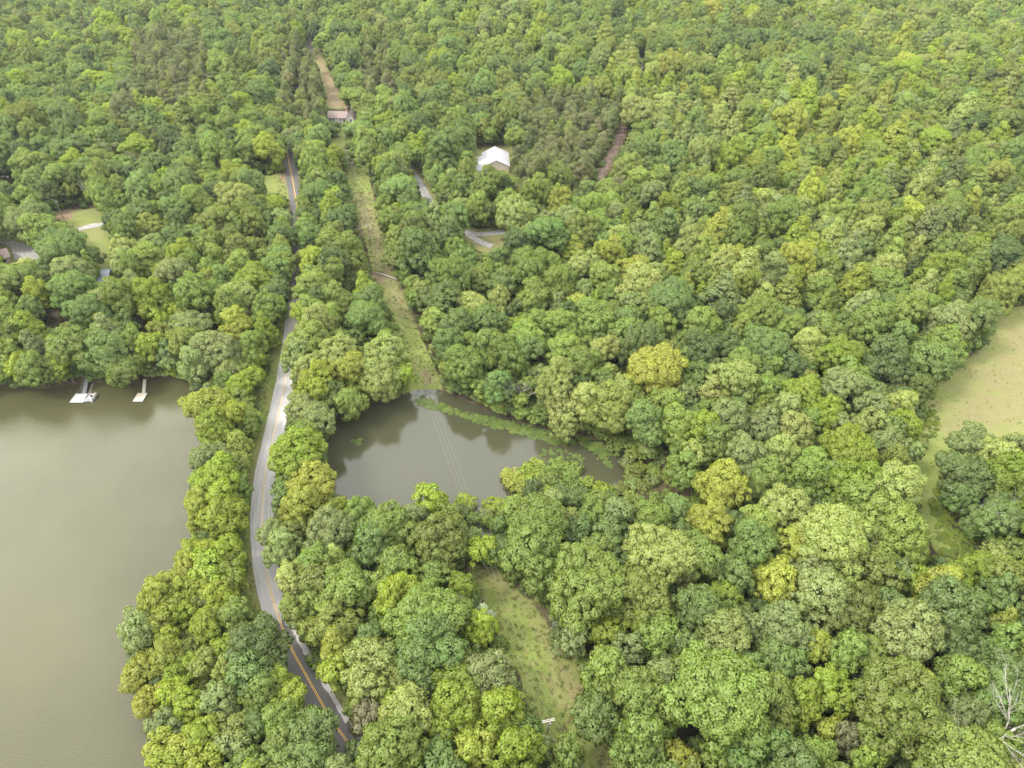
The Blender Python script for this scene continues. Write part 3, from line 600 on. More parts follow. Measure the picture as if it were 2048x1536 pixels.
# woodland filling the rest of the land
def region_pal(px, py, r, x=0, y=0):
    t = r.random(); q = math.sin(x * .021 + 1.7 * math.sin(y * .013)) + math.sin(y * .027 + x * .009 + 2.1 * math.sin(x * .011)) + (px - 1300) / 900 * (py < 500)
    if 270 < px < 430 and 70 < py < 215 or 1040 < px < 1250 and 195 < py < 375 or 720 < px < 790 and 110 < py < 200 or 565 < px < 640 and 90 < py < 250 or 200 < px < 330 and 225 < py < 330 and t < .4:
        return ('n' if t < .82 else 'b' if t < .9 else 'o'), 'pine'
    if q < -.7 and t < .7 and py < 620: return r.choice(list('dego')), 'round'
    if q > 1.1 and t < .6 and py < 620: return r.choice(list('mlpsy'), p=[.35, .25, .17, .15, .08]), ('point' if r.random() < .5 else 'round')
    if px > 1250 and py < 620:
        c = r.choice(list('gmloepsyo'), p=[.18, .20, .13, .10, .07, .14, .08, .04, .06]); k = 'point' if r.random() < .38 else 'round'
        if py > 400: c = r.choice(list('gmpospely'), p=[.14, .18, .18, .12, .12, .08, .06, .08, .04])
        return c, k
    if px < 600 and py < 420: c = r.choice(list('gmdelon'), p=[.26, .17, .14, .15, .16, .08, .04]); return c, 'point' if r.random() < .22 else 'round'
    if px > 800 and py > 480: c = r.choice(list('gemdsop'), p=[.26, .24, .17, .09, .09, .09, .06]); return c, 'round'
    c = r.choice(list('gemlospd'), p=[.27, .18, .2, .1, .09, .07, .05, .04]); return c, ('point' if r.random() < .08 else 'pine' if r.random() < .05 else 'round')
cell = {}; ucell = {}
def near_ok(x, y, R, f, cell):
    ix, iy = int(x // 12), int(y // 12)
    for i in range(ix - 2, ix + 3):
        for j in range(iy - 2, iy + 3):
            for (a, b_, r2) in cell.get((i, j), ()):
                if (a - x) ** 2 + (b_ - y) ** 2 < (f * (R + r2)) ** 2: return False
    return True
def cput(x, y, R, cell=cell): cell.setdefault((int(x // 12), int(y // 12)), []).append((x, y, R))
for a in placed: cput(*a)
def try_tree(x, y, R, f, under, tol, hz=1.0):
    cl = ucell if under else cell
    h0 = float(hills(x, y)) + 1.3; px, py, d = project(x, y, h0 + 8)
    c, kind = region_pal(px, py, rs, x, y)
    if y > 330 and not under: R = max(R, 2.9) * (1.08 if kind != 'point' else 1.0)
    if kind == 'pine': R = 2.7 + 1.4 * rs.random()
    if under:
        kind = 'round' if R > 1.7 and rs.random() < .6 else 'bush'
        if rs.random() < .5: c = 'd' if rs.random() < .5 else 'g'
    if not near_ok(x, y, R, f, cl): return
    pr = pick(kind, R, 0); s = R / pr['R']; k = (.6 if under and kind != 'bush' else 1.0) * hz * (.82 + .42 * rs.random()); sz = s ** .6 * k
    cx, cy, d = project(x, y, h0 + pr['hc'] * sz); rx = R * F / d; ry = F / d * math.hypot(R * .62, pr['H'] * sz * .8)
    if cx < -260 or cx > 2310 or cy > 1720 or cy < -90: return
    if clear_frac(cx, cy, rx, ry) > tol: return
    addtree(x, y, R, c, kind); TREES[-1]['under'] = under; TREES[-1]['k'] = k; cput(x, y, R, cl)
def scatter(n, rlo, rhi, f, under=False, ymax=830):
    Y = 40 + (ymax - 40) * rs.random(n) ** .72; Wd = (Y * .72 / cs * .80 + 75); X = (rs.random(n) * 2 - 1) * Wd * 1.12
    q = np.stack([X, Y], 1); dw = np.minimum(sdf(q, LAKE), sdf(q, POND)); dr = np.minimum.reduce([segdist(q, ROAD) - 3.4, segdist(q, SIDE[::3]) - 3, segdist(q, TRACK[::3]) - 2.2, segdist(q, DRIVE[::3]) - 3])
    ok = (dw > (.8 if not under else .2)) & (dr > .6)
    for pl in (ROW, LOWC, FIELD, YARD, YARD2, LAWN1, SHEDY, ROWUP): ok &= ~inside(q, pl)
    for x, y in q[ok]: try_tree(x, y, rlo + (rhi - rlo) * rs.random() ** 1.4, f, under, .0 if not under else .07)
# trees leaning over the lanes
for ln, off in ((ROAD, 4.6), (SIDE, 4.2), (TRACK, 3.6), (DRIVE, 4.2)):
    tn = np.gradient(ln, axis=0); tn /= np.linalg.norm(tn, axis=1)[:, None]
    for i in range(0, len(ln), 3):
        for sd_ in (-1, 1):
            x, y = ln[i] + np.array([tn[i, 1], -tn[i, 0]]) * sd_ * (off + rs.random()); pq = np.array([[x, y]])
            if project(x, y, 8)[1] > 640 or min(sdf(pq, LAKE)[0], sdf(pq, POND)[0]) < 1 or any(inside(pq, pl)[0] for pl in (ROW, YARD, LAWN1, SHEDY, ROWUP)): continue
            try_tree(x, y, 3.6 + 1.8 * rs.random(), .5, False, .0)
scatter(16000, 4.8, 7.6, .74)
scatter(30000, 3.4, 5.4, .70)
scatter(40000, 2.4, 3.6, .68)
# shore fringe hanging over the water
for pl, nn_ in ((LAKE, 1500), (POND, 1500)):
    for _ in range(nn_):
        i = rs.integers(len(pl)); a, b_ = pl[i], pl[(i + 1) % len(pl)]
        if np.linalg.norm(b_ - a) > 150: continue
        p = a + (b_ - a) * rs.random(); e = unit(np.array([(b_ - a)[1], -(b_ - a)[0]])); p = p + e * (rs.random() * 2.6 + .1) * np.sign(sdf(np.array([p + e * 1.0]), pl)[0])
        px, py, _d = project(p[0], p[1], 0)
        if pl is LAKE and (150 < px < 184 or 280 < px < 298) and py < 790: continue
        if pl is POND and 822 < px < 884 and py < 790: continue
        try_tree(p[0], p[1], 1.5 + 1.5 * rs.random(), .42, True, .27, .75)
scatter(45000, 1.6, 2.8, .50, under=True, ymax=560)

# ------------------------------------------------------------------ which trees stand as individuals
for t in TREES:
    pr = t['p']; g = float(hills(t['x'], t['y'])) + 1.3; dsh = min(float(sdf(np.array([[t['x'], t['y']]]), L_)[0]) for L_ in (LAKE, POND)) if t['hand'] else 9
    if dsh < 4: g = float(height(t['x'], t['y'])[0])
    t['g'] = g; k = t.get('k', 1.0) / 1.0; t['sz'] = t['s'] ** .6
    t['hc'] = pr['hc'] * t['sz'] * k; t['szz'] = t['sz'] * k
    t['px'], t['py'], d = project(t['tx'], t['ty'], g + t['hc']); t['rp'] = t['R'] * F / d
def onscreen(t): return -.35 * t['rp'] < t['px'] < 2048 + .35 * t['rp'] and -5 < t['py'] < 1536 + .4 * t['rp'] and not t.get('under')
vis = [t for t in TREES if onscreen(t) and t['p']['kind'] != 'bush']
vis.sort(key=lambda t: -(t['rp'] * (1.25 if t['hand'] else 1)))
solo = vis[:296]
for t in solo: t['solo'] = True
rest = [t for t in TREES if not t.get('solo')]
ZONES = [  # (name, phrase, test)
 ('on the far bank left of the docks', lambda x, y: x < 175 and 640 < y < 800),
 ('on the far bank beside the docks', lambda x, y: 175 <= x < 460 and 640 < y < 800),
 ('around the left yard and gravel drive', lambda x, y: x < 260 and y <= 640),
 ('in the wood left of the road', lambda x, y: x < 585 and y <= 640),
 ('by the lake beside the pale road', lambda x, y: x < 545 and 640 < y < 1000 and x < 512),
 ('between lake and road at the bend', lambda x, y: x < 512 and 1000 <= y < 1180),
 ('on the lake bulge above the yellow overhang', lambda x, y: x < 520 and 1180 <= y < 1300),
 ('on the lake bulge at the yellow overhang', lambda x, y: x < 600 and 1300 <= y < 1420),
 ('in the bottom left corner by the lake', lambda x, y: x < 705 and y >= 1420),
 ('between road and mown strip above pond', lambda x, y: 510 <= x < 830 and 400 < y < 870),
 ('between road and pond', lambda x, y: 510 <= x < 690 and 870 <= y < 1080),
 ('just below the pond', lambda x, y: 660 <= x < 960 and 960 <= y < 1120),
 ('right of the dark road stretch', lambda x, y: 540 <= x < 720 and 1080 <= y < 1420),
 ('left of the mown pole clearing', lambda x, y: 720 <= x < 1000 and 1120 <= y < 1400),
 ('at bottom left of the pole clearing', lambda x, y: 700 <= x < 1140 and y >= 1400),
 ('between pond and lower clearing', lambda x, y: 930 <= x < 1270 and 960 <= y < 1210),
 ('just right of the lower clearing', lambda x, y: 1100 <= x < 1350 and 1210 <= y),
 ('around the huge pale oak', lambda x, y: 1350 <= x < 1600 and y >= 1180),
 ('around the big olive oak', lambda x, y: 1600 <= x < 1880 and y >= 1180),
 ('in the bottom right corner', lambda x, y: x >= 1880 and y >= 1180),
 ('on the right edge below the field', lambda x, y: x >= 1860 and 840 <= y < 1180),
 ('left of the field tip', lambda x, y: 1640 <= x < 1860 and 760 <= y < 1180),
 ('in the middle of the right woods', lambda x, y: 1270 <= x < 1640 and 980 <= y < 1180),
 ('right of the pond thicket', lambda x, y: 1250 <= x < 1640 and 800 <= y < 980),
 ('above the right end of the pond', lambda x, y: 960 <= x < 1250 and 640 <= y < 960),
 ('right of the mown strip above pond', lambda x, y: 820 <= x < 1250 and 440 <= y < 960),
 ('above and left of the tan field', lambda x, y: x >= 1500 and y < 800),
 ('in the centre right woods', lambda x, y: 1250 <= x < 1500 and y < 800),
 ('near the white-roofed building', lambda x, y: True)]
def zone(t):
    for n_, f in ZONES:
        if f(t['px'], t['py']): return n_
ORD = 'first second third fourth fifth sixth seventh eighth ninth tenth eleventh twelfth thirteenth fourteenth fifteenth sixteenth seventeenth eighteenth nineteenth twentieth'.split() + ['%dth' % i for i in range(21, 60)]
kn = dict(round='round', spread='spreading', point='pointed', pine='pine')
grp = {}
for t in solo: grp.setdefault((zone(t), t['c'], t['p']['kind']), []).append(t)
for (z, c, k), l in grp.items():
    l.sort(key=lambda t: t['px']); nm = '%s %s' % (CNAME[c], kn[k]) + ('' if k == 'pine' else ' tree')
    for i, t in enumerate(l):
        if len(l) == 1: t['label'] = '%s %s' % (nm, z)
        elif len(l) == 2: t['label'] = '%s of two %ss %s' % (('left', 'right')[i], nm, z)
        else: t['label'] = '%s %s from left %s' % (ORD[i], nm, z)
for t in solo:
    if abs(t['px'] - 1440) < 12 and t['rp'] > 80: t['label'] = 'huge light green oak with billowing crown, biggest tree at the bottom'
    if abs(t['px'] - 1800) < 12 and t['rp'] > 70: t['label'] = 'big olive green oak left of the bleached dead tree'
for t in solo:
    pr = t['p']; rt = empty('pine_tree' if pr['kind'] == 'pine' else 'broadleaf_tree', (t['x'], t['y'], t['g'] - .1))
    v = Vector((t['tx'] - t['x'], t['ty'] - t['y'], t['hc'])); ang = min(v.angle(Vector((0, 0, 1))), R_(38))
    ax = Vector((0, 0, 1)).cross(v); q = Quaternion(ax, ang) if ax.length > .01 else Quaternion()
    rt.rotation_mode = 'QUATERNION'; rt.rotation_quaternion = q @ Quaternion((0, 0, 1), rs.random() * 6.283)
    rt.scale = (t['s'] * (1 + .06 * rs.normal()), t['s'] * (1 + .06 * rs.normal()), t['szz'])
    tag(rt, t['label'], 'tree', 'trees standing in the woods')
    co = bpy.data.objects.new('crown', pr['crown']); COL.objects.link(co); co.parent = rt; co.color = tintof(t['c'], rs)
    to = bpy.data.objects.new('trunk', pr['trunk']); COL.objects.link(to); to.parent = rt

def stuff(name, pts, col, mats=None, label=None, cat=None):
    """pts: list of (x,y,z,scale xyz,rz,index,tint)"""
    me = bpy.data.meshes.new(name); n = len(pts); me.vertices.add(n)
    me.vertices.foreach_set('co', np.array([p[0] for p in pts], np.float32).ravel())
    def at(nm, ty, key, arr): a = me.attributes.new(nm, ty, 'POINT'); a.data.foreach_set(key, arr)
    at('scl', 'FLOAT_VECTOR', 'vector', np.array([p[1] for p in pts], np.float32).ravel())
    at('rot', 'FLOAT_VECTOR', 'vector', np.array([p[2] for p in pts], np.float32).ravel())
    at('idx', 'INT', 'value', np.array([p[3] for p in pts], np.int32))
    at('tint', 'FLOAT_COLOR', 'color', np.array([p[4] for p in pts], np.float32).ravel())
    for m_ in (mats or []): me.materials.append(m_)
    o = bpy.data.objects.new(name, me); COL.objects.link(o)
    ng = bpy.data.node_groups.new(name + '_scatter', 'GeometryNodeTree'); ng.interface.new_socket('Geometry', in_out='INPUT', socket_type='NodeSocketGeometry'); ng.interface.new_socket('Geometry', in_out='OUTPUT', socket_type='NodeSocketGeometry')
    a, l = ng.nodes, ng.links; gi, go_ = a.new('NodeGroupInput'), a.new('NodeGroupOutput')
    ip = a.new('GeometryNodeInstanceOnPoints'); ci = a.new('GeometryNodeCollectionInfo'); ci.inputs[0].default_value = col; ci.inputs['Separate Children'].default_value = True; ci.inputs['Reset Children'].default_value = True
    def na(nm, ty): q = a.new('GeometryNodeInputNamedAttribute'); q.data_type = ty; q.inputs['Name'].default_value = nm; return q.outputs['Attribute']
    l.new(gi.outputs[0], ip.inputs['Points']); l.new(ci.outputs[0], ip.inputs['Instance']); ip.inputs['Pick Instance'].default_value = True
    l.new(na('idx', 'INT'), ip.inputs['Instance Index']); l.new(na('scl', 'FLOAT_VECTOR'), ip.inputs['Scale'])
    er = a.new('FunctionNodeEulerToRotation'); l.new(na('rot', 'FLOAT_VECTOR'), er.inputs[0]); l.new(er.outputs[0], ip.inputs['Rotation'])
    l.new(ip.outputs[0], go_.inputs[0]); md = o.modifiers.new('scatter', 'NODES'); md.node_group = ng
    if label: o['label'] = label
    if cat: o['category'] = cat
    o['kind'] = 'stuff'; return o
pts = []
for t in rest:
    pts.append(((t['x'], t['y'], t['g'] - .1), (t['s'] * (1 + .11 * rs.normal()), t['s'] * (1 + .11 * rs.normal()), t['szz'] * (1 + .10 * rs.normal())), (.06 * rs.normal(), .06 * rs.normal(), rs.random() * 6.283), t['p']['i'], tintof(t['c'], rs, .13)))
stuff('woodland', pts, pcol, label='dense mixed woodland of far and small trees covering the land', cat='woodland')
print('trees', len(TREES), 'solo', len(solo), 'smallest solo px', solo[-1]['rp'], 'hand', len(hand))

# ------------------------------------------------------------------ dead trees, snags, brush
def branchy(name_label, base, h, spread, seed, lean=(0, 0), r0=.22, lv=4, low=.35, mat_=None, group=None):
    r = random.Random(seed); mb_t = MB(); mb_b = MB(); mat_ = mat_ or M_dead
    top = Vector((lean[0] * h, lean[1] * h, h * .62)); st = [Vector((0, 0, -.5)), top * .35 + Vector((r.uniform(-.2, .2), 0, 0)), top * .7, top]
    mb_t.tube(st, [r0 * 1.2, r0, r0 * .8, r0 * .55], 7)
    def grow(p, d, L, rad, n):
        pts = [p]; q = p
        for k in range(3):
            d = (d + Vector((r.gauss(0, .18), r.gauss(0, .18), r.gauss(.04, .12)))).normalized(); q = q + d * L / 3; pts.append(q)
        mb_b.tube(pts, [rad, rad * .8, rad * .55, rad * .3], 4)
        if n > 0:
            for _ in range(r.choice((3, 4))):
                k = r.choice((1, 2, 3)); nd_ = (d + Vector((r.gauss(0, .55), r.gauss(0, .55), r.gauss(.1, .3)))).normalized(); grow(pts[k], nd_, L * r.uniform(.5, .75), rad * .5, n - 1)
    nb = 6
    for i in range(nb):
        t = low + (1 - low) * i / (nb - 1); p = top * t; a = i * 2.4 + r.random()
        d = Vector((math.cos(a) * spread, math.sin(a) * spread, .75)); grow(p, d.normalized(), h * (.38 + .12 * r.random()), r0 * .42, lv - 2)
    root = empty('dead_tree', base); tag(root, name_label, 'dead tree', group)
    mb_t.build('trunk', mat_, root, True); mb_b.build('branches', mat_, root, True); return root
def gpos(x, y, dz=0): p = onground(x, y, dz); return (p[0], p[1], p[2] - dz)
D_ = [('bleached bare dead tree with wide forked limbs in the bottom right corner', 1935, 1520, 0, 19, 1.3, (.25, .05), .40, 5),
      ('grey dead tree with tangled drooping limbs on the right edge below the field', 1992, 1105, 0, 17, 1.5, (.1, -.02), .34, 5),
      ('thin forked grey snag left of the tangled dead tree below the field', 1908, 1015, 3, 9, .5, (.1, .1), .16, 4),
      ('twiggy pale grey dead tree beside the left gravel drive', 188, 405, 4, 12, .7, (0, 0), .2, 5),
      ('leaning grey dead tree at the top left edge of the tan field', 1895, 655, 3, 11, .7, (.45, .1), .18, 5),
      ('pale bare tree over the dark road at the bottom', 690, 1525, 7, 8, 1.0, (0, .1), .16, 4),
      ('half bare tree with cream twigs at the top bank of the pond', 1042, 800, 4, 12, .8, (0, 0), .2, 5),
      ('bare branched tree beside the road left of the pond', 605, 812, 8, 8, .9, (-.1, 0), .14, 4),
      ('bare limbed tree behind the forked pale trunks in the bottom right', 2006, 1350, 6, 11, .8, (.15, .1), .2, 4),
      ('brownish bare treetop among the pines up in the centre', 1092, 215, 6, 12, .9, (0, 0), .2, 4),
      ('thin bare snag at the right edge of the lower clearing', 1108, 1268, 0, 6, .35, (-.05, 0), .09, 4),
      ('small bare branched tree at the dark gap in the right woods', 1480, 1105, 4, 8, .6, (.05, 0), .12, 4)]
for i, (lb, x, y, dz, h, sp_, ln, r0, lv) in enumerate(D_):
    p = gpos(x, y, dz); branchy(lb, (p[0], p[1], p[2]), h, sp_, 100 + i, ln, r0, lv)
p = gpos(768, 553); r = random.Random(4); mbl = MB(); a0 = onground(738, 544); a1 = onground(796, 561)
mbl.tube([(a0[0], a0[1], a0[2] + .35), ((a0[0] + a1[0]) / 2, (a0[1] + a1[1]) / 2 + .4, a0[2] + .5), (a1[0], a1[1], a1[2] + .45)], [.16, .26, .34], 8)
fl = empty('fallen_tree', (0, 0, 0)); tag(fl, 'fallen grey tree trunk lying across the pole line clearing', 'fallen tree'); mbl.build('trunk', M_dead, fl, True)
mbt = MB()
for k in range(26):
    q = Vector(a0) + Vector((r.uniform(-1, 4), r.uniform(-3, 1.5), .3)); d = Vector((r.gauss(0, 1), r.gauss(0, 1), r.uniform(0, .8))).normalized() * r.uniform(.8, 2.2); mbt.tube([q, q + d * .5, q + d], [.05, .035, .02], 4)
mbt.build('branches', M_redirt, fl)
bp_ = gpos(1112, 1285); mbt = MB()
for k in range(60):
    q = Vector((r.gauss(0, 1.2), r.gauss(0, 1.6), r.uniform(0, .6))); d = Vector((r.gauss(0, 1), r.gauss(0, 1), r.uniform(0, 1.0))).normalized() * r.uniform(.8, 2.6); mbt.tube([q, q + d * .5, q + d], [.05, .035, .015], 4)
o = mbt.build('brush_pile', M_redirt); o.location = bp_; tag(o, 'brown pile of cut brush beside the lower clearing', 'brush pile')

# ------------------------------------------------------------------ docks and boat
def wpos(x, y): q = unproj(x, y, .4); return q
def dock(label, x0, x1, xt, yb, yt, top_mat, gx_, gy_, gw, rail):
    A = wpos(x0, yb); B = wpos(x1, yb); Cc = wpos(xt, yt); w = B[0] - A[0]; dpt = Cc[1] - A[1]
    root = empty('dock', ((A[0] + B[0]) / 2, A[1] + dpt / 2, 0)); tag(root, label, 'dock')
    d = MB(); n = 14
    for i in range(n): d.box((0, -dpt / 2 + dpt * (i + .5) / n, .42), (w, dpt / n * .93, .07))
    d.build('deck', top_mat, root)
    f = MB(); f.box((0, 0, .30), (w * .98, dpt * .98, .14)); f.build('frame', M_grey, root)
    fl_ = MB()
    for i in (-1, 0, 1): fl_.tube([(i * w * .4, -dpt * .46, .08), (i * w * .4, dpt * .46, .08)], .24, 8)
    fl_.build('floats', M_dark, root, True)
    E = wpos(gx_, gy_); dx, dy = E[0] - root.location.x, E[1] - root.location.y; s0 = Vector((0.35 * w * .3, dpt / 2, .5)); s1 = Vector((dx, dy, 1.25)); L = (s1 - s0)
    g = MB(); rz = math.atan2(L.y, L.x); nn = int(L.length / .3)
    for i in range(nn):
        q = s0 + L * (i + .5) / nn; g.box(q, (L.length / nn * .9, gw, .06), rz)
    g.build('gangway', M_grey if rail else M_plank, root)
    side_ = Vector((-L.y, L.x, 0)).normalized() * (gw / 2)
    rr = MB()
    for sgn in (-1, 1):
        rr.tube([s0 + side_ * sgn + Vector((0, 0, -.1)), s1 + side_ * sgn + Vector((0, 0, -.1))], .06, 5)
        if rail:
            rr.tube([s0 + side_ * sgn + Vector((0, 0, .95)), s1 + side_ * sgn + Vector((0, 0, .95))], .035, 5)
            for k in range(6): q = s0 + L * k / 5 + side_ * sgn; rr.tube([q, q + Vector((0, 0, .95))], .03, 4)
    rr.build('gangway_rail', M_grey, root)
    if rail:
        cb = MB()
        cb.tube([(-w * .48, dpt * .5, .5), (-w * .05 + dx * .6, dy * .95, 1.4)], .04, 4); cb.tube([(w * .48, dpt * .5, .5), (w * .45 + dx * .35, dy * .98, 1.4)], .04, 4)
        cb.build('stiff_arm', M_grey, root)
    return root, w, dpt
dk, w, dpt = dock('white decked floating dock with railed grey gangway, the left of the two', 139, 166.5, 150, 805, 787.5, M_white, 176, 760, 1.15, True)
dock('weathered brown plank dock with bare walkway, the right of the two', 265, 285, 270.5, 803, 786, M_plank, 291, 762, .95, False)
# boat: pontoon boat tied to the right side of the white dock
bA = wpos(168, 803); bx0, bx1 = bA[0], wpos(185, 803)[0]; by0, by1 = bA[1], wpos(172, 788)[1]; bw, bl = bx1 - bx0, by1 - by0
bt = empty('pontoon_boat', ((bx0 + bx1) / 2, (by0 + by1) / 2, 0)); tag(bt, 'white pontoon boat moored on the right side of the white dock', 'boat')
q = MB(); q.box((0, 0, .50), (bw, bl, .10)); q.build('deck', M_white, bt)
q = MB()
for sgn in (-1, 1): q.tube([(sgn * bw * .36, -bl * .5, .12), (sgn * bw * .36, bl * .42, .12), (sgn * bw * .36, bl * .56, .3)], [.28, .28, .08], 10)
q.build('pontoons', M_grey, bt, True)
q = MB()
for sx in (-1, 1): q.box((sx * bw * .48, 0, .85), (.05, bl * .9, .55))
q.box((0, -bl * .47, .85), (bw * .9, .05, .55)); q.build('rail_panel', M_white, bt)
for (sx, sy) in ((.28, .32), (.28, -.28), (-.26, -.34)):
    q = MB(); q.box((sx * bw, sy * bl, .75), (bw * .34, bl * .22, .4)); q.box((sx * bw * 1.4, sy * bl, 1.05), (bw * .08, bl * .22, .35)); q.build('seat', M_tan if sy > 0 else M_white, bt)
q = MB(); q.box((.1 * bw, .05 * bl, .95), (.5, .35, .8)); q.build('console', M_dark, bt)
q = MB(); q.box((0, bl * .52, .75), (.45, .5, .7)); q.box((0, bl * .5, .2), (.18, .2, .8)); q.build('outboard_motor', M_dark, bt)

# ------------------------------------------------------------------ buildings
def gable(mb, x0, x1, y0, y1, ze, zr, axis='x', over=.4, th=.14):
    if axis == 'x':
        ym = (y0 + y1) / 2; sl_ = (zr - ze) / ((y1 - y0) / 2); lo_ = ze - over * sl_
        for (ya, yb) in ((y0 - over, ym), (y1 + over, ym)):
            mb.poly([(x0 - over, ya, lo_), (x1 + over, ya, lo_), (x1 + over, yb, zr), (x0 - over, yb, zr), (x0 - over, ya, lo_ + th), (x1 + over, ya, lo_ + th), (x1 + over, yb, zr + th), (x0 - over, yb, zr + th)],
                    [(0, 1, 2, 3), (4, 5, 6, 7), (0, 1, 5, 4), (0, 3, 7, 4), (1, 2, 6, 5)])
    else:
        xm = (x0 + x1) / 2; sl_ = (zr - ze) / ((x1 - x0) / 2); lo_ = ze - over * sl_
        for (xa, xb) in ((x0 - over, xm), (x1 + over, xm)):
            mb.poly([(xa, y0 - over, lo_), (xa, y1 + over, lo_), (xb, y1 + over, zr), (xb, y0 - over, zr), (xa, y0 - over, lo_ + th), (xa, y1 + over, lo_ + th), (xb, y1 + over, zr + th), (xb, y0 - over, zr + th)],
                    [(0, 1, 2, 3), (4, 5, 6, 7), (0, 1, 5, 4), (0, 3, 7, 4), (1, 2, 6, 5)])
def walls(mb, x0, x1, y0, y1, ze, zr, axis):
    b0 = -1.0
    if axis == 'x':
        ym = (y0 + y1) / 2
        mb.poly([(x0, y0, b0), (x0, y1, b0), (x0, y1, ze), (x0, ym, zr), (x0, y0, ze)], [(0, 1, 2, 3, 4)]); mb.poly([(x1, y0, b0), (x1, y1, b0), (x1, y1, ze), (x1, ym, zr), (x1, y0, ze)], [(4, 3, 2, 1, 0)])
        mb.poly([(x0, y0, b0), (x1, y0, b0), (x1, y0, ze), (x0, y0, ze), (x0, y1, b0), (x1, y1, b0), (x1, y1, ze), (x0, y1, ze)], [(0, 1, 2, 3), (7, 6, 5, 4)])
    else:
        xm = (x0 + x1) / 2
        mb.poly([(x0, y0, b0), (x1, y0, b0), (x1, y0, ze), (xm, y0, zr), (x0, y0, ze)], [(0, 1, 2, 3, 4)]); mb.poly([(x0, y1, b0), (x1, y1, b0), (x1, y1, ze), (xm, y1, zr), (x0, y1, ze)], [(4, 3, 2, 1, 0)])
        mb.poly([(x0, y0, b0), (x0, y1, b0), (x0, y1, ze), (x0, y0, ze), (x1, y0, b0), (x1, y1, b0), (x1, y1, ze), (x1, y0, ze)], [(3, 2, 1, 0), (4, 5, 6, 7)])
def window(x, y, z, w, h, root, face='y', kind='window'):
    f = MB(); f.box((x, y - .03, z), (w + .16, .08, h + .16)); o = f.build(kind, M_white, root)
    g = MB(); g.box((x, y - .08, z), (w, .06, h)); g.build('pane', M_glass, o)
hp = gpos(684, 241); hs = empty('house', hp, R_(-4)); tag(hs, 'white house with brown shingle roof and steep gable on the brown clearing', 'house')
q = MB(); walls(q, -7, 4, -3.6, 3.6, 3.0, 5.2, 'x'); q.build('wall', M_wall, hs)
q = MB(); gable(q, -7, 3.9, -3.6, 3.6, 3.0, 5.3, 'x', .5); q.build('roof', M_shingle, hs)
q = MB(); walls(q, 4.02, 8.6, -4.8, 4.4, 3.2, 6.4, 'y'); q.build('gable_wing', M_wall, hs)
q = MB(); gable(q, 4.02, 8.6, -4.8, 4.4, 3.2, 6.5, 'y', .4); q.build('wing_roof', M_shingle, hs)
q = MB(); q.box((3.2, 1.2, 5.9), (.8, .8, 2.6)); q.box((3.2, 1.2, 7.3), (1.0, 1.0, .16)); q.build('chimney', M_brick, hs)
for x in (-5.8, -3.9, .6): window(x, -3.6, 1.7, .95, 1.35, hs)
window(6.7, -4.8, 1.9, 1.0, 1.4, hs); window(6.3, -4.8, 4.4, .6, .7, hs)
d_ = MB(); d_.box((2.4, -3.65, 1.1), (1.0, .1, 2.2)); dd_ = d_.build('door', M_dark, hs)
for x in (-6.9, -4.9, -2.9, -.9, 1.1): q = MB(); q.box((x, -4.7, 1.3), (.16, .16, 2.7)); q.build('porch_post', M_white, hs)
q = MB(); q.box((-2.9, -4.3, -.1), (8.6, 1.3, .3)); q.build('porch', M_white, hs)
# white roofed building: main gable plus lower lean-to along the left
sp0 = gpos(988, 350); sh = empty('metal_roof_building', sp0, R_(3)); tag(sh, 'big tan building with white metal gable roof and lower left lean-to', 'building')
q = MB(); walls(q, -5.2, 7.6, 0, 17, 4.6, 7.6, 'y'); q.build('wall', M_tan, sh)
q = MB(); gable(q, -5.2, 7.6, 0, 17, 4.6, 7.7, 'y', .5); q.build('roof', M_roof, sh)
q = MB(); q.poly([(-10.2, -3.5, -1), (-5.22, -3.5, -1), (-5.22, -3.5, 4.5), (-10.2, -3.5, 3.1), (-10.2, 13, -1), (-5.22, 13, -1), (-5.22, 13, 4.5), (-10.2, 13, 3.1)], [(0, 1, 2, 3), (7, 6, 5, 4), (0, 3, 7, 4), (1, 5, 6, 2)]); q.build('lean_to_wall', M_tan, sh)
q = MB(); q.poly([(-10.7, -4, 3.05), (-4.9, -4, 4.72), (-4.9, 13.4, 4.72), (-10.7, 13.4, 3.05), (-10.7, -4, 3.2), (-4.9, -4, 4.87), (-4.9, 13.4, 4.87), (-10.7, 13.4, 3.2)], [(3, 2, 1, 0), (4, 5, 6, 7), (0, 1, 5, 4), (0, 4, 7, 3)]); q.build('lean_to_roof', M_roof, sh)
window(1.2, 0, 2.0, 1.0, 1.1, sh); window(4.6, 0, 2.0, 1.0, 1.1, sh)
q = MB(); q.box((-7.8, -3.55, 1.3), (2.9, .1, 2.6)); q.build('garage_door', M_white, sh)
# lake cottages on the left: slate roof and brown roof
def cottage(x, y, w, l, rz, roofm, label, ze=2.8, zr=4.6):
    p = gpos(x, y); r0 = empty('cottage', p, rz); tag(r0, label, 'cottage')
    q = MB(); walls(q, -w / 2, w / 2, -l / 2, l / 2, ze, zr, 'x'); q.build('wall', M_tan, r0)
    q = MB(); gable(q, -w / 2, w / 2, -l / 2, l / 2, ze, zr + .1, 'x', .5); q.build('roof', roofm, r0)
    for xx in (-w * .28, w * .28): window(xx, -l / 2, 1.5, .9, 1.1, r0)
    return r0
cottage(205, 563, 8, 9, R_(6), M_blue, 'small cottage with slate blue metal roof below the left lawn')
cottage(-4, 524, 9, 8, R_(38), M_shingle, 'brown roofed cottage at the left edge by the gravel pad')
cottage(1125, 238, 12, 8, R_(10), M_white, 'pale roofed house mostly hidden in pines near the dirt track')
cottage(1165, 226, 7, 6, R_(-20), M_white, 'small white roofed outbuilding among the pines near the dirt track')
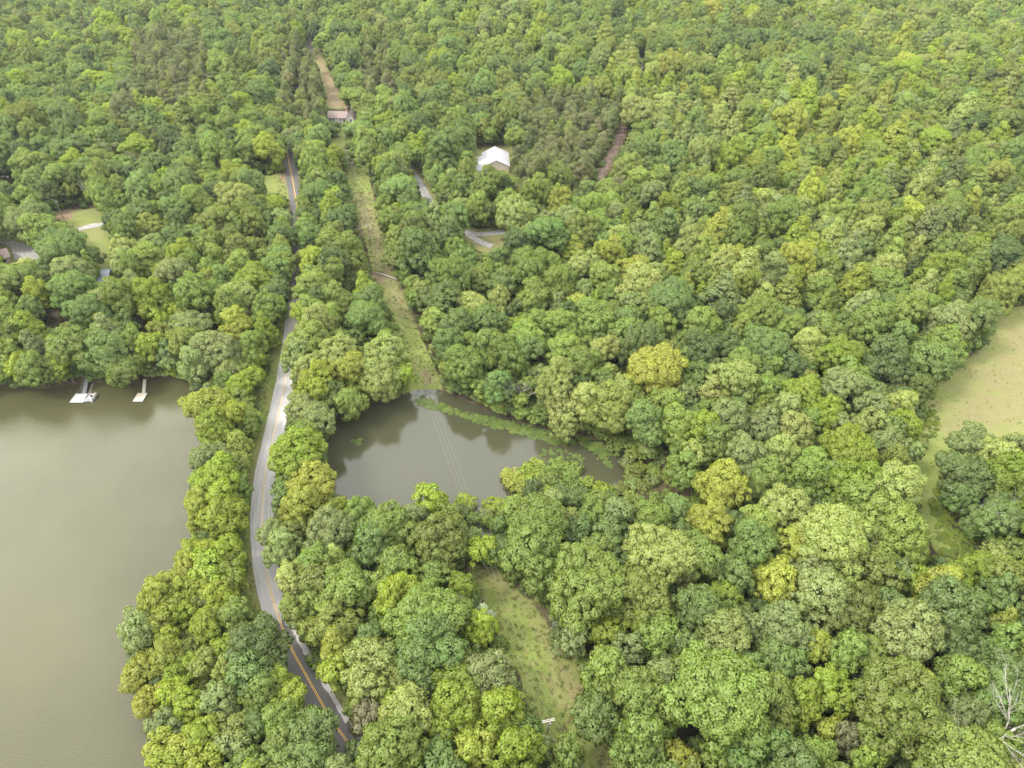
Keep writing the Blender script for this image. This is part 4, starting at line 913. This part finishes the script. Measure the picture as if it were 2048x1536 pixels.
def car(x, y, rz, label, mt):
    p = gpos(x, y); r0 = empty('parked_car', (p[0], p[1], p[2]), rz); tag(r0, label, 'car')
    V = []; prof = [(-2.2, .35), (-2.25, .8), (-1.3, .95), (-.75, 1.42), (.9, 1.45), (1.5, .98), (2.15, .85), (2.2, .35)]
    for sy in (-.86, .86):
        for a, b_ in prof: V.append((a, sy * (.86 if b_ > 1.2 else 1), b_))
    n = len(prof); Fc = [tuple(range(n))[::-1], tuple(range(n, 2 * n))] + [(i, (i + 1) % n, (i + 1) % n + n, i + n) for i in range(n)]
    mesh_obj('body', V, Fc, mt, r0)
    g = MB(); g.box((.05, 0, 1.2), (2.0, 1.56, .3)); g.build('windows', M_glass, r0)
    for sx in (-1.35, 1.35):
        for sy in (-.8, .8): w_ = MB(); w_.tube([(sx, sy - .1, .33), (sx, sy + .1, .33)], .33, 12); w_.build('wheel', M_dark, r0)
car(9, 358, R_(15), 'white car parked on the far left edge under the trees', M_white)
def pole(x, y, ptop, label, arm=2.4, double=False, rz=0.0, lean=0.0):
    p = gpos(x, y); r0 = empty('utility_pole', p, rz); tag(r0, label, 'utility pole', 'utility poles carrying the power line')
    h = ptop; q = MB(); q.tube([(0, 0, -1), (0, 0, h * .5), (0, 0, h)], [.17, .15, .11], 8); q.build('pole', M_pole, r0, True)
    for k, dy in enumerate((-.16, .16) if double else (-.16,)):
        q = MB(); q.box((0, dy, h - .35), (arm, .12, .14)); q.build('crossarm', M_arm, r0)
    for k in (-1, 0, 1):
        q = MB(); q.tube([(k * arm * .44, 0, h - .28), (k * arm * .44, 0, h - .08)], [.06, .04], 6); q.build('insulator', M_white, r0)
    if double:
        q = MB(); q.tube([(.35, -.2, h - 1.9), (.35, -.2, h - 1.1)], .2, 10); q.build('transformer', M_grey, r0, True)
        for sgn in (-1, 1): q = MB(); q.tube([(sgn * .7, 0, h - .4), (0, 0, h - 1.1)], .03, 4); q.build('brace', M_grey, r0)
    return r0
def top_at(xt, yt, xb, yb):
    p = onground(xb, yb); return p, 0
poles = [pole(1188, 1640, 10.5, 'lowest pole of the clearing, at the very bottom edge', 2.6, False, R_(-12)),
         pole(1094, 1438 + 47, 10.0, 'utility pole with double pale crossarm in the lower clearing', 2.5, True, R_(12)),
         pole(742, 491, 10.0, 'utility pole with single crossarm in the upper mown strip', 2.5, False, R_(8)),
         pole(699, 338, 10.0, 'utility pole beside the side road at top of the mown strip', 2.2, False, R_(5)),
         pole(668, 160, 9.5, 'distant utility pole on the brown strip above the house', 2.2, False, R_(5))]
pole(1256, 262, 8.5, 'short utility pole beside the reddish dirt track', 1.6)
pole(127, 437, 8.5, 'thin pole in front of the left lawn trees', 1.4)
for k, nm in ((-1, 'left wire of the power line over the pond'), (0, 'middle wire of the power line over the pond'), (1, 'right wire of the power line over the pond')):
    mbw = MB(); ptsw = []
    for i in range(len(poles) - 1):
        A, B = poles[i], poles[i + 1]
        def tip(o, k):
            ar = 1.1; return Vector(o.location) + Matrix.Rotation(o.rotation_euler.z, 3, 'Z') @ Vector((k * ar, 0, (10.5, 10, 10, 10, 9.5)[poles.index(o)] - .06))
        a, b_ = tip(A, k), tip(B, k)
        for j in range(20 if i < 3 else 21):
            t = j / 20; q = a.lerp(b_, t); q.z -= 4 * (3.2 if i == 1 else .8) * t * (1 - t); ptsw.append(q)
    mbw.tube(ptsw, .010, 4); o = mbw.build('power_line', M_wire); tag(o, nm, 'power line', 'power lines over the pond')
# guy wires of the double crossarm pole
mp0 = gpos(811, 345); mbx = empty('mailbox', mp0); tag(mbx, 'white mailbox post at the bend of the side road', 'mailbox')
q = MB(); q.box((0, 0, .6), (.12, .12, 1.4)); q.build('post', M_white, mbx); q = MB(); q.box((0, 0, 1.4), (.3, .55, .35)); q.build('box', M_white, mbx)
mp0 = gpos(495, 996); mk = empty('marker_post', mp0); tag(mk, 'small white marker post on the lake side verge of the road', 'marker post')
q = MB(); q.box((0, 0, .35), (.12, .06, 1.3)); q.build('post', M_white, mk); q = MB(); q.box((0, -.05, .85), (.3, .04, .4)); q.build('plate', M_white, mk)

# ------------------------------------------------------------------ pond thicket bushes
bp_polys = [(P('1012 945 1060 925 1130 930 1180 955 1232 968 1240 992 1180 1000 1100 990 1060 985 1015 980'), 22, 'in the flooded thicket at the pond end', 'yslgl'),
            (P('915 1005 950 998 1000 1008 1005 1040 930 1048'), 6, 'around the little bottom pool of the pond', 'slg'),
            (P('1238 905 1330 898 1372 950 1380 1000 1250 1000 1228 950'), 20, 'on the marsh right of the pond', 'oosg'),
            (P('1195 860 1240 850 1260 880 1220 900'), 5, 'on the far bank above the pond end', 'sgo')]
bk = [p for p in PROTO if p['kind'] == 'bush']
for poly, n, ph, cols in bp_polys:
    sel = []
    for _ in range(4000):
        q = np.array([rs.uniform(poly[:, 0].min(), poly[:, 0].max()), rs.uniform(poly[:, 1].min(), poly[:, 1].max())])
        if inside(q[None], poly)[0] and all(np.hypot(*((q - w) * [1, 1.5])) > 17 for w in sel): sel.append(q)
        if len(sel) >= n: break
    sel.sort(key=lambda w: w[0])
    for i, q in enumerate(sel):
        w_ = unproj(q[0], q[1], 1.3); pr = bk[i % 3]; s_ = rs.uniform(1.0, 1.5)
        rt = empty('shrub', (w_[0], w_[1], -.25), rs.random() * 6.28); rt.scale = (s_, s_, s_ * rs.uniform(.8, 1.1)); tag(rt, '%s bush from the left %s' % (ORD[i], ph), 'bush', 'bushes growing in the pond shallows')
        c = cols[int(rs.random() * len(cols))]
        a = bpy.data.objects.new('foliage', pr['crown']); COL.objects.link(a); a.parent = rt; a.color = tintof(c, rs); a = bpy.data.objects.new('stems', pr['trunk']); COL.objects.link(a); a.parent = rt

# ------------------------------------------------------------------ grass, weeds, lily mat
tcol = bpy.data.collections.new('tuft_shapes')
mg = bpy.data.materials.new('grass_blades'); mg.use_nodes = True; nd, lk = mg.node_tree.nodes, mg.node_tree.links; b = nd['Principled BSDF']
at = N(nd, 'ShaderNodeAttribute', attribute_type='INSTANCER', attribute_name='tint'); lk.new(at.outputs['Color'], b.inputs['Base Color']); b.inputs['Roughness'].default_value = .8; b.inputs['Specular IOR Level'].default_value = .2
for v in range(3):
    r = np.random.default_rng(200 + v); V, Fc = [], []
    for i in range(26):
        a = r.random() * 6.283; rr = .5 * math.sqrt(r.random()); x, y = rr * math.cos(a), rr * math.sin(a); h = .22 + .3 * r.random(); w = .05 + .05 * r.random(); dx, dy = r.normal(size=2) * .22; t = r.random() * 6.28
        n = len(V); V += [(x - w * math.cos(t), y - w * math.sin(t), 0), (x + w * math.cos(t), y + w * math.sin(t), 0), (x + dx * .6 + w * .6, y + dy * .6, h * .7), (x + dx, y + dy, h)]; Fc.append((n, n + 1, n + 2, n + 3))
    me = bpy.data.meshes.new('tuft'); me.from_pydata(V, [], Fc); me.materials.append(mg); tcol.objects.link(bpy.data.objects.new('tuft_%d' % v, me))
gp = []
def scat(poly, dens, tints, smin, smax, zz=None, band=None):
    lo, hi = poly.min(0), poly.max(0); n = int((hi - lo).prod() * dens); q = lo + (hi - lo) * rs.random((n, 2)); q = q[inside(q, poly)]
    q = q[np.abs(q[:, 0]) < 60 + q[:, 1] * .85]
    for ln, w in ((ROAD, 3.1), (SIDE, 2.4), (TRACK, 2), (DRIVE, 2.6)): q = q[segdist(q, ln) > w + .2]
    for x, y in q:
        t = tints[int(rs.random() * len(tints))]; s_ = rs.uniform(smin, smax); z = 1.3 + float(hills(x, y)) if zz is None else zz
        j = 1 + .18 * rs.normal(); gp.append(((x, y, z), (s_, s_, s_ * rs.uniform(.7, 1.2)), (0, 0, rs.random() * 6.28), int(rs.integers(3)), (t[0] * j, t[1] * j, t[2] * j, 1)))
GR, GD, GB = (.15, .21, .05), (.28, .24, .12), (.21, .24, .07)
scat(LOWC, .8, [GR, GB, GB, GD, GD], .5, 1.1); scat(ROW, .6, [GR, GD, GD, GB], .4, .9); scat(FIELD, .10, [GR, GB, GD], .35, .7)
tn = np.gradient(ROAD, axis=0); tn /= np.linalg.norm(tn, axis=1)[:, None]
for i in range(len(ROAD)):
    for _ in range(10):
        o_ = (3.2 + 4.5 * rs.random()) * rs.choice([-1, 1]); x, y = ROAD[i] + np.array([tn[i, 1], -tn[i, 0]]) * o_ + rs.normal(size=2) * .6; t = [GR, GB, GB, GD][int(rs.integers(4))]; s_ = rs.uniform(.5, 1.1) * (.6 if abs(o_) < 4.2 else 1)
        if min(sdf(np.array([[x, y]]), LAKE)[0], sdf(np.array([[x, y]]), POND)[0]) > 2 and segdist(np.array([[x, y]]), ROAD)[0] > 3.2: gp.append(((x, y, 1.3 + float(hills(x, y))), (s_, s_, s_), (0, 0, rs.random() * 6), int(rs.integers(3)), (*t, 1)))
stuff('grass', gp, tcol, label='rough grass and weeds covering clearings, field and verges', cat='grass')
# low weeds and saplings in the clearings
wp = []
def weeds(poly, n, smin, smax, cols):
    lo, hi = poly.min(0), poly.max(0)
    for _ in range(n):
        x, y = lo + (hi - lo) * rs.random(2)
        if inside(np.array([[x, y]]), poly)[0]:
            s_ = rs.uniform(smin, smax); wp.append(((x, y, 1.2 + float(hills(x, y))), (s_, s_, s_ * .8), (0, 0, rs.random() * 6), bk[int(rs.integers(3))]['i'], tintof(cols[int(rs.random() * len(cols))], rs)))
weeds(G('935 1200 985 1260 1010 1310 1040 1350 1060 1420 1110 1500 1140 1560 1110 1560 1080 1480 1040 1400 1020 1330 985 1290'), 200, .18, .38, 'lml')
weeds(G('1020 1150 1060 1190 1100 1240 1112 1262 1130 1262 1090 1190 1050 1150'), 200, .25, .6, 'gg')
weeds(ROW, 260, .10, .28, 'mgol'); weeds(G('740 600 790 640 815 700 830 770 800 760 780 690'), 300, .25, .6, 'gl')
weeds(G('1835 830 1870 800 1880 860 1850 900'), 160, .2, .45, 'gl'); weeds(G('1860 1000 1885 950 1960 1060 1960 1130 1880 1110'), 400, .22, .5, 'lm')
stuff('ground_weeds', wp, pcol, label='low leafy weeds and saplings spread through the clearings', cat='weeds')
# floating weed mat along the far side of the pond
wp = []
band = [P('''833 800 850 796 880 805 915 818 960 830 1010 842 1060 852 1110 868 1150 878 1148 890 1100 883 1060 872 1010 860 960 846 920 831 880 819 845 813'''),
        P('''1150 862 1190 880 1215 905 1222 935 1212 930 1195 905 1160 885'''), P('1075 905 1110 895 1160 905 1170 925 1120 930 1085 925'), P('700 878 725 876 722 888 704 888')]
for b_, n, sc in ((band[0], 2600, .36), (band[1], 450, .36), (band[2], 160, .25), (band[3], 12, .35)):
    lo, hi = b_.min(0), b_.max(0)
    for _ in range(n):
        q = lo + (hi - lo) * rs.random(2)
        if inside(q[None], b_)[0]:
            if math.sin(q[0] * .11) * math.sin(q[1] * .23 + q[0] * .05) > .45 + .5 * rs.random(): continue
            q = q + rs.normal(size=2) * [3.5, 1.6]; w_ = unproj(q[0], q[1], .1); s_ = sc * rs.uniform(.35, 1.35); wp.append(((w_[0], w_[1], -.12), (s_, s_, s_ * .38), (0, 0, rs.random() * 6), bk[int(rs.integers(3))]['i'], tintof('gesd'[int(rs.integers(4))], rs)))
stuff('water_weeds', wp, pcol, label='floating green water weed band along the far side of the pond', cat='water weeds')


# ------------------------------------------------------------------ haze in the air
hb = MB(); hb.box((0, 1900, 80), (6200, 4900, 172)); hz = hb.build('haze', None); hz['kind'] = 'stuff'
mh = bpy.data.materials.new('haze'); mh.use_nodes = True; nd = mh.node_tree.nodes
nd.remove(nd['Principled BSDF']); pv = nd.new('ShaderNodeVolumePrincipled'); pv.inputs['Color'].default_value = (.86, .92, 1, 1); pv.inputs['Density'].default_value = .00005; pv.inputs['Anisotropy'].default_value = .2
mh.node_tree.links.new(pv.outputs[0], nd['Material Output'].inputs['Volume']); hz.data.materials.append(mh)
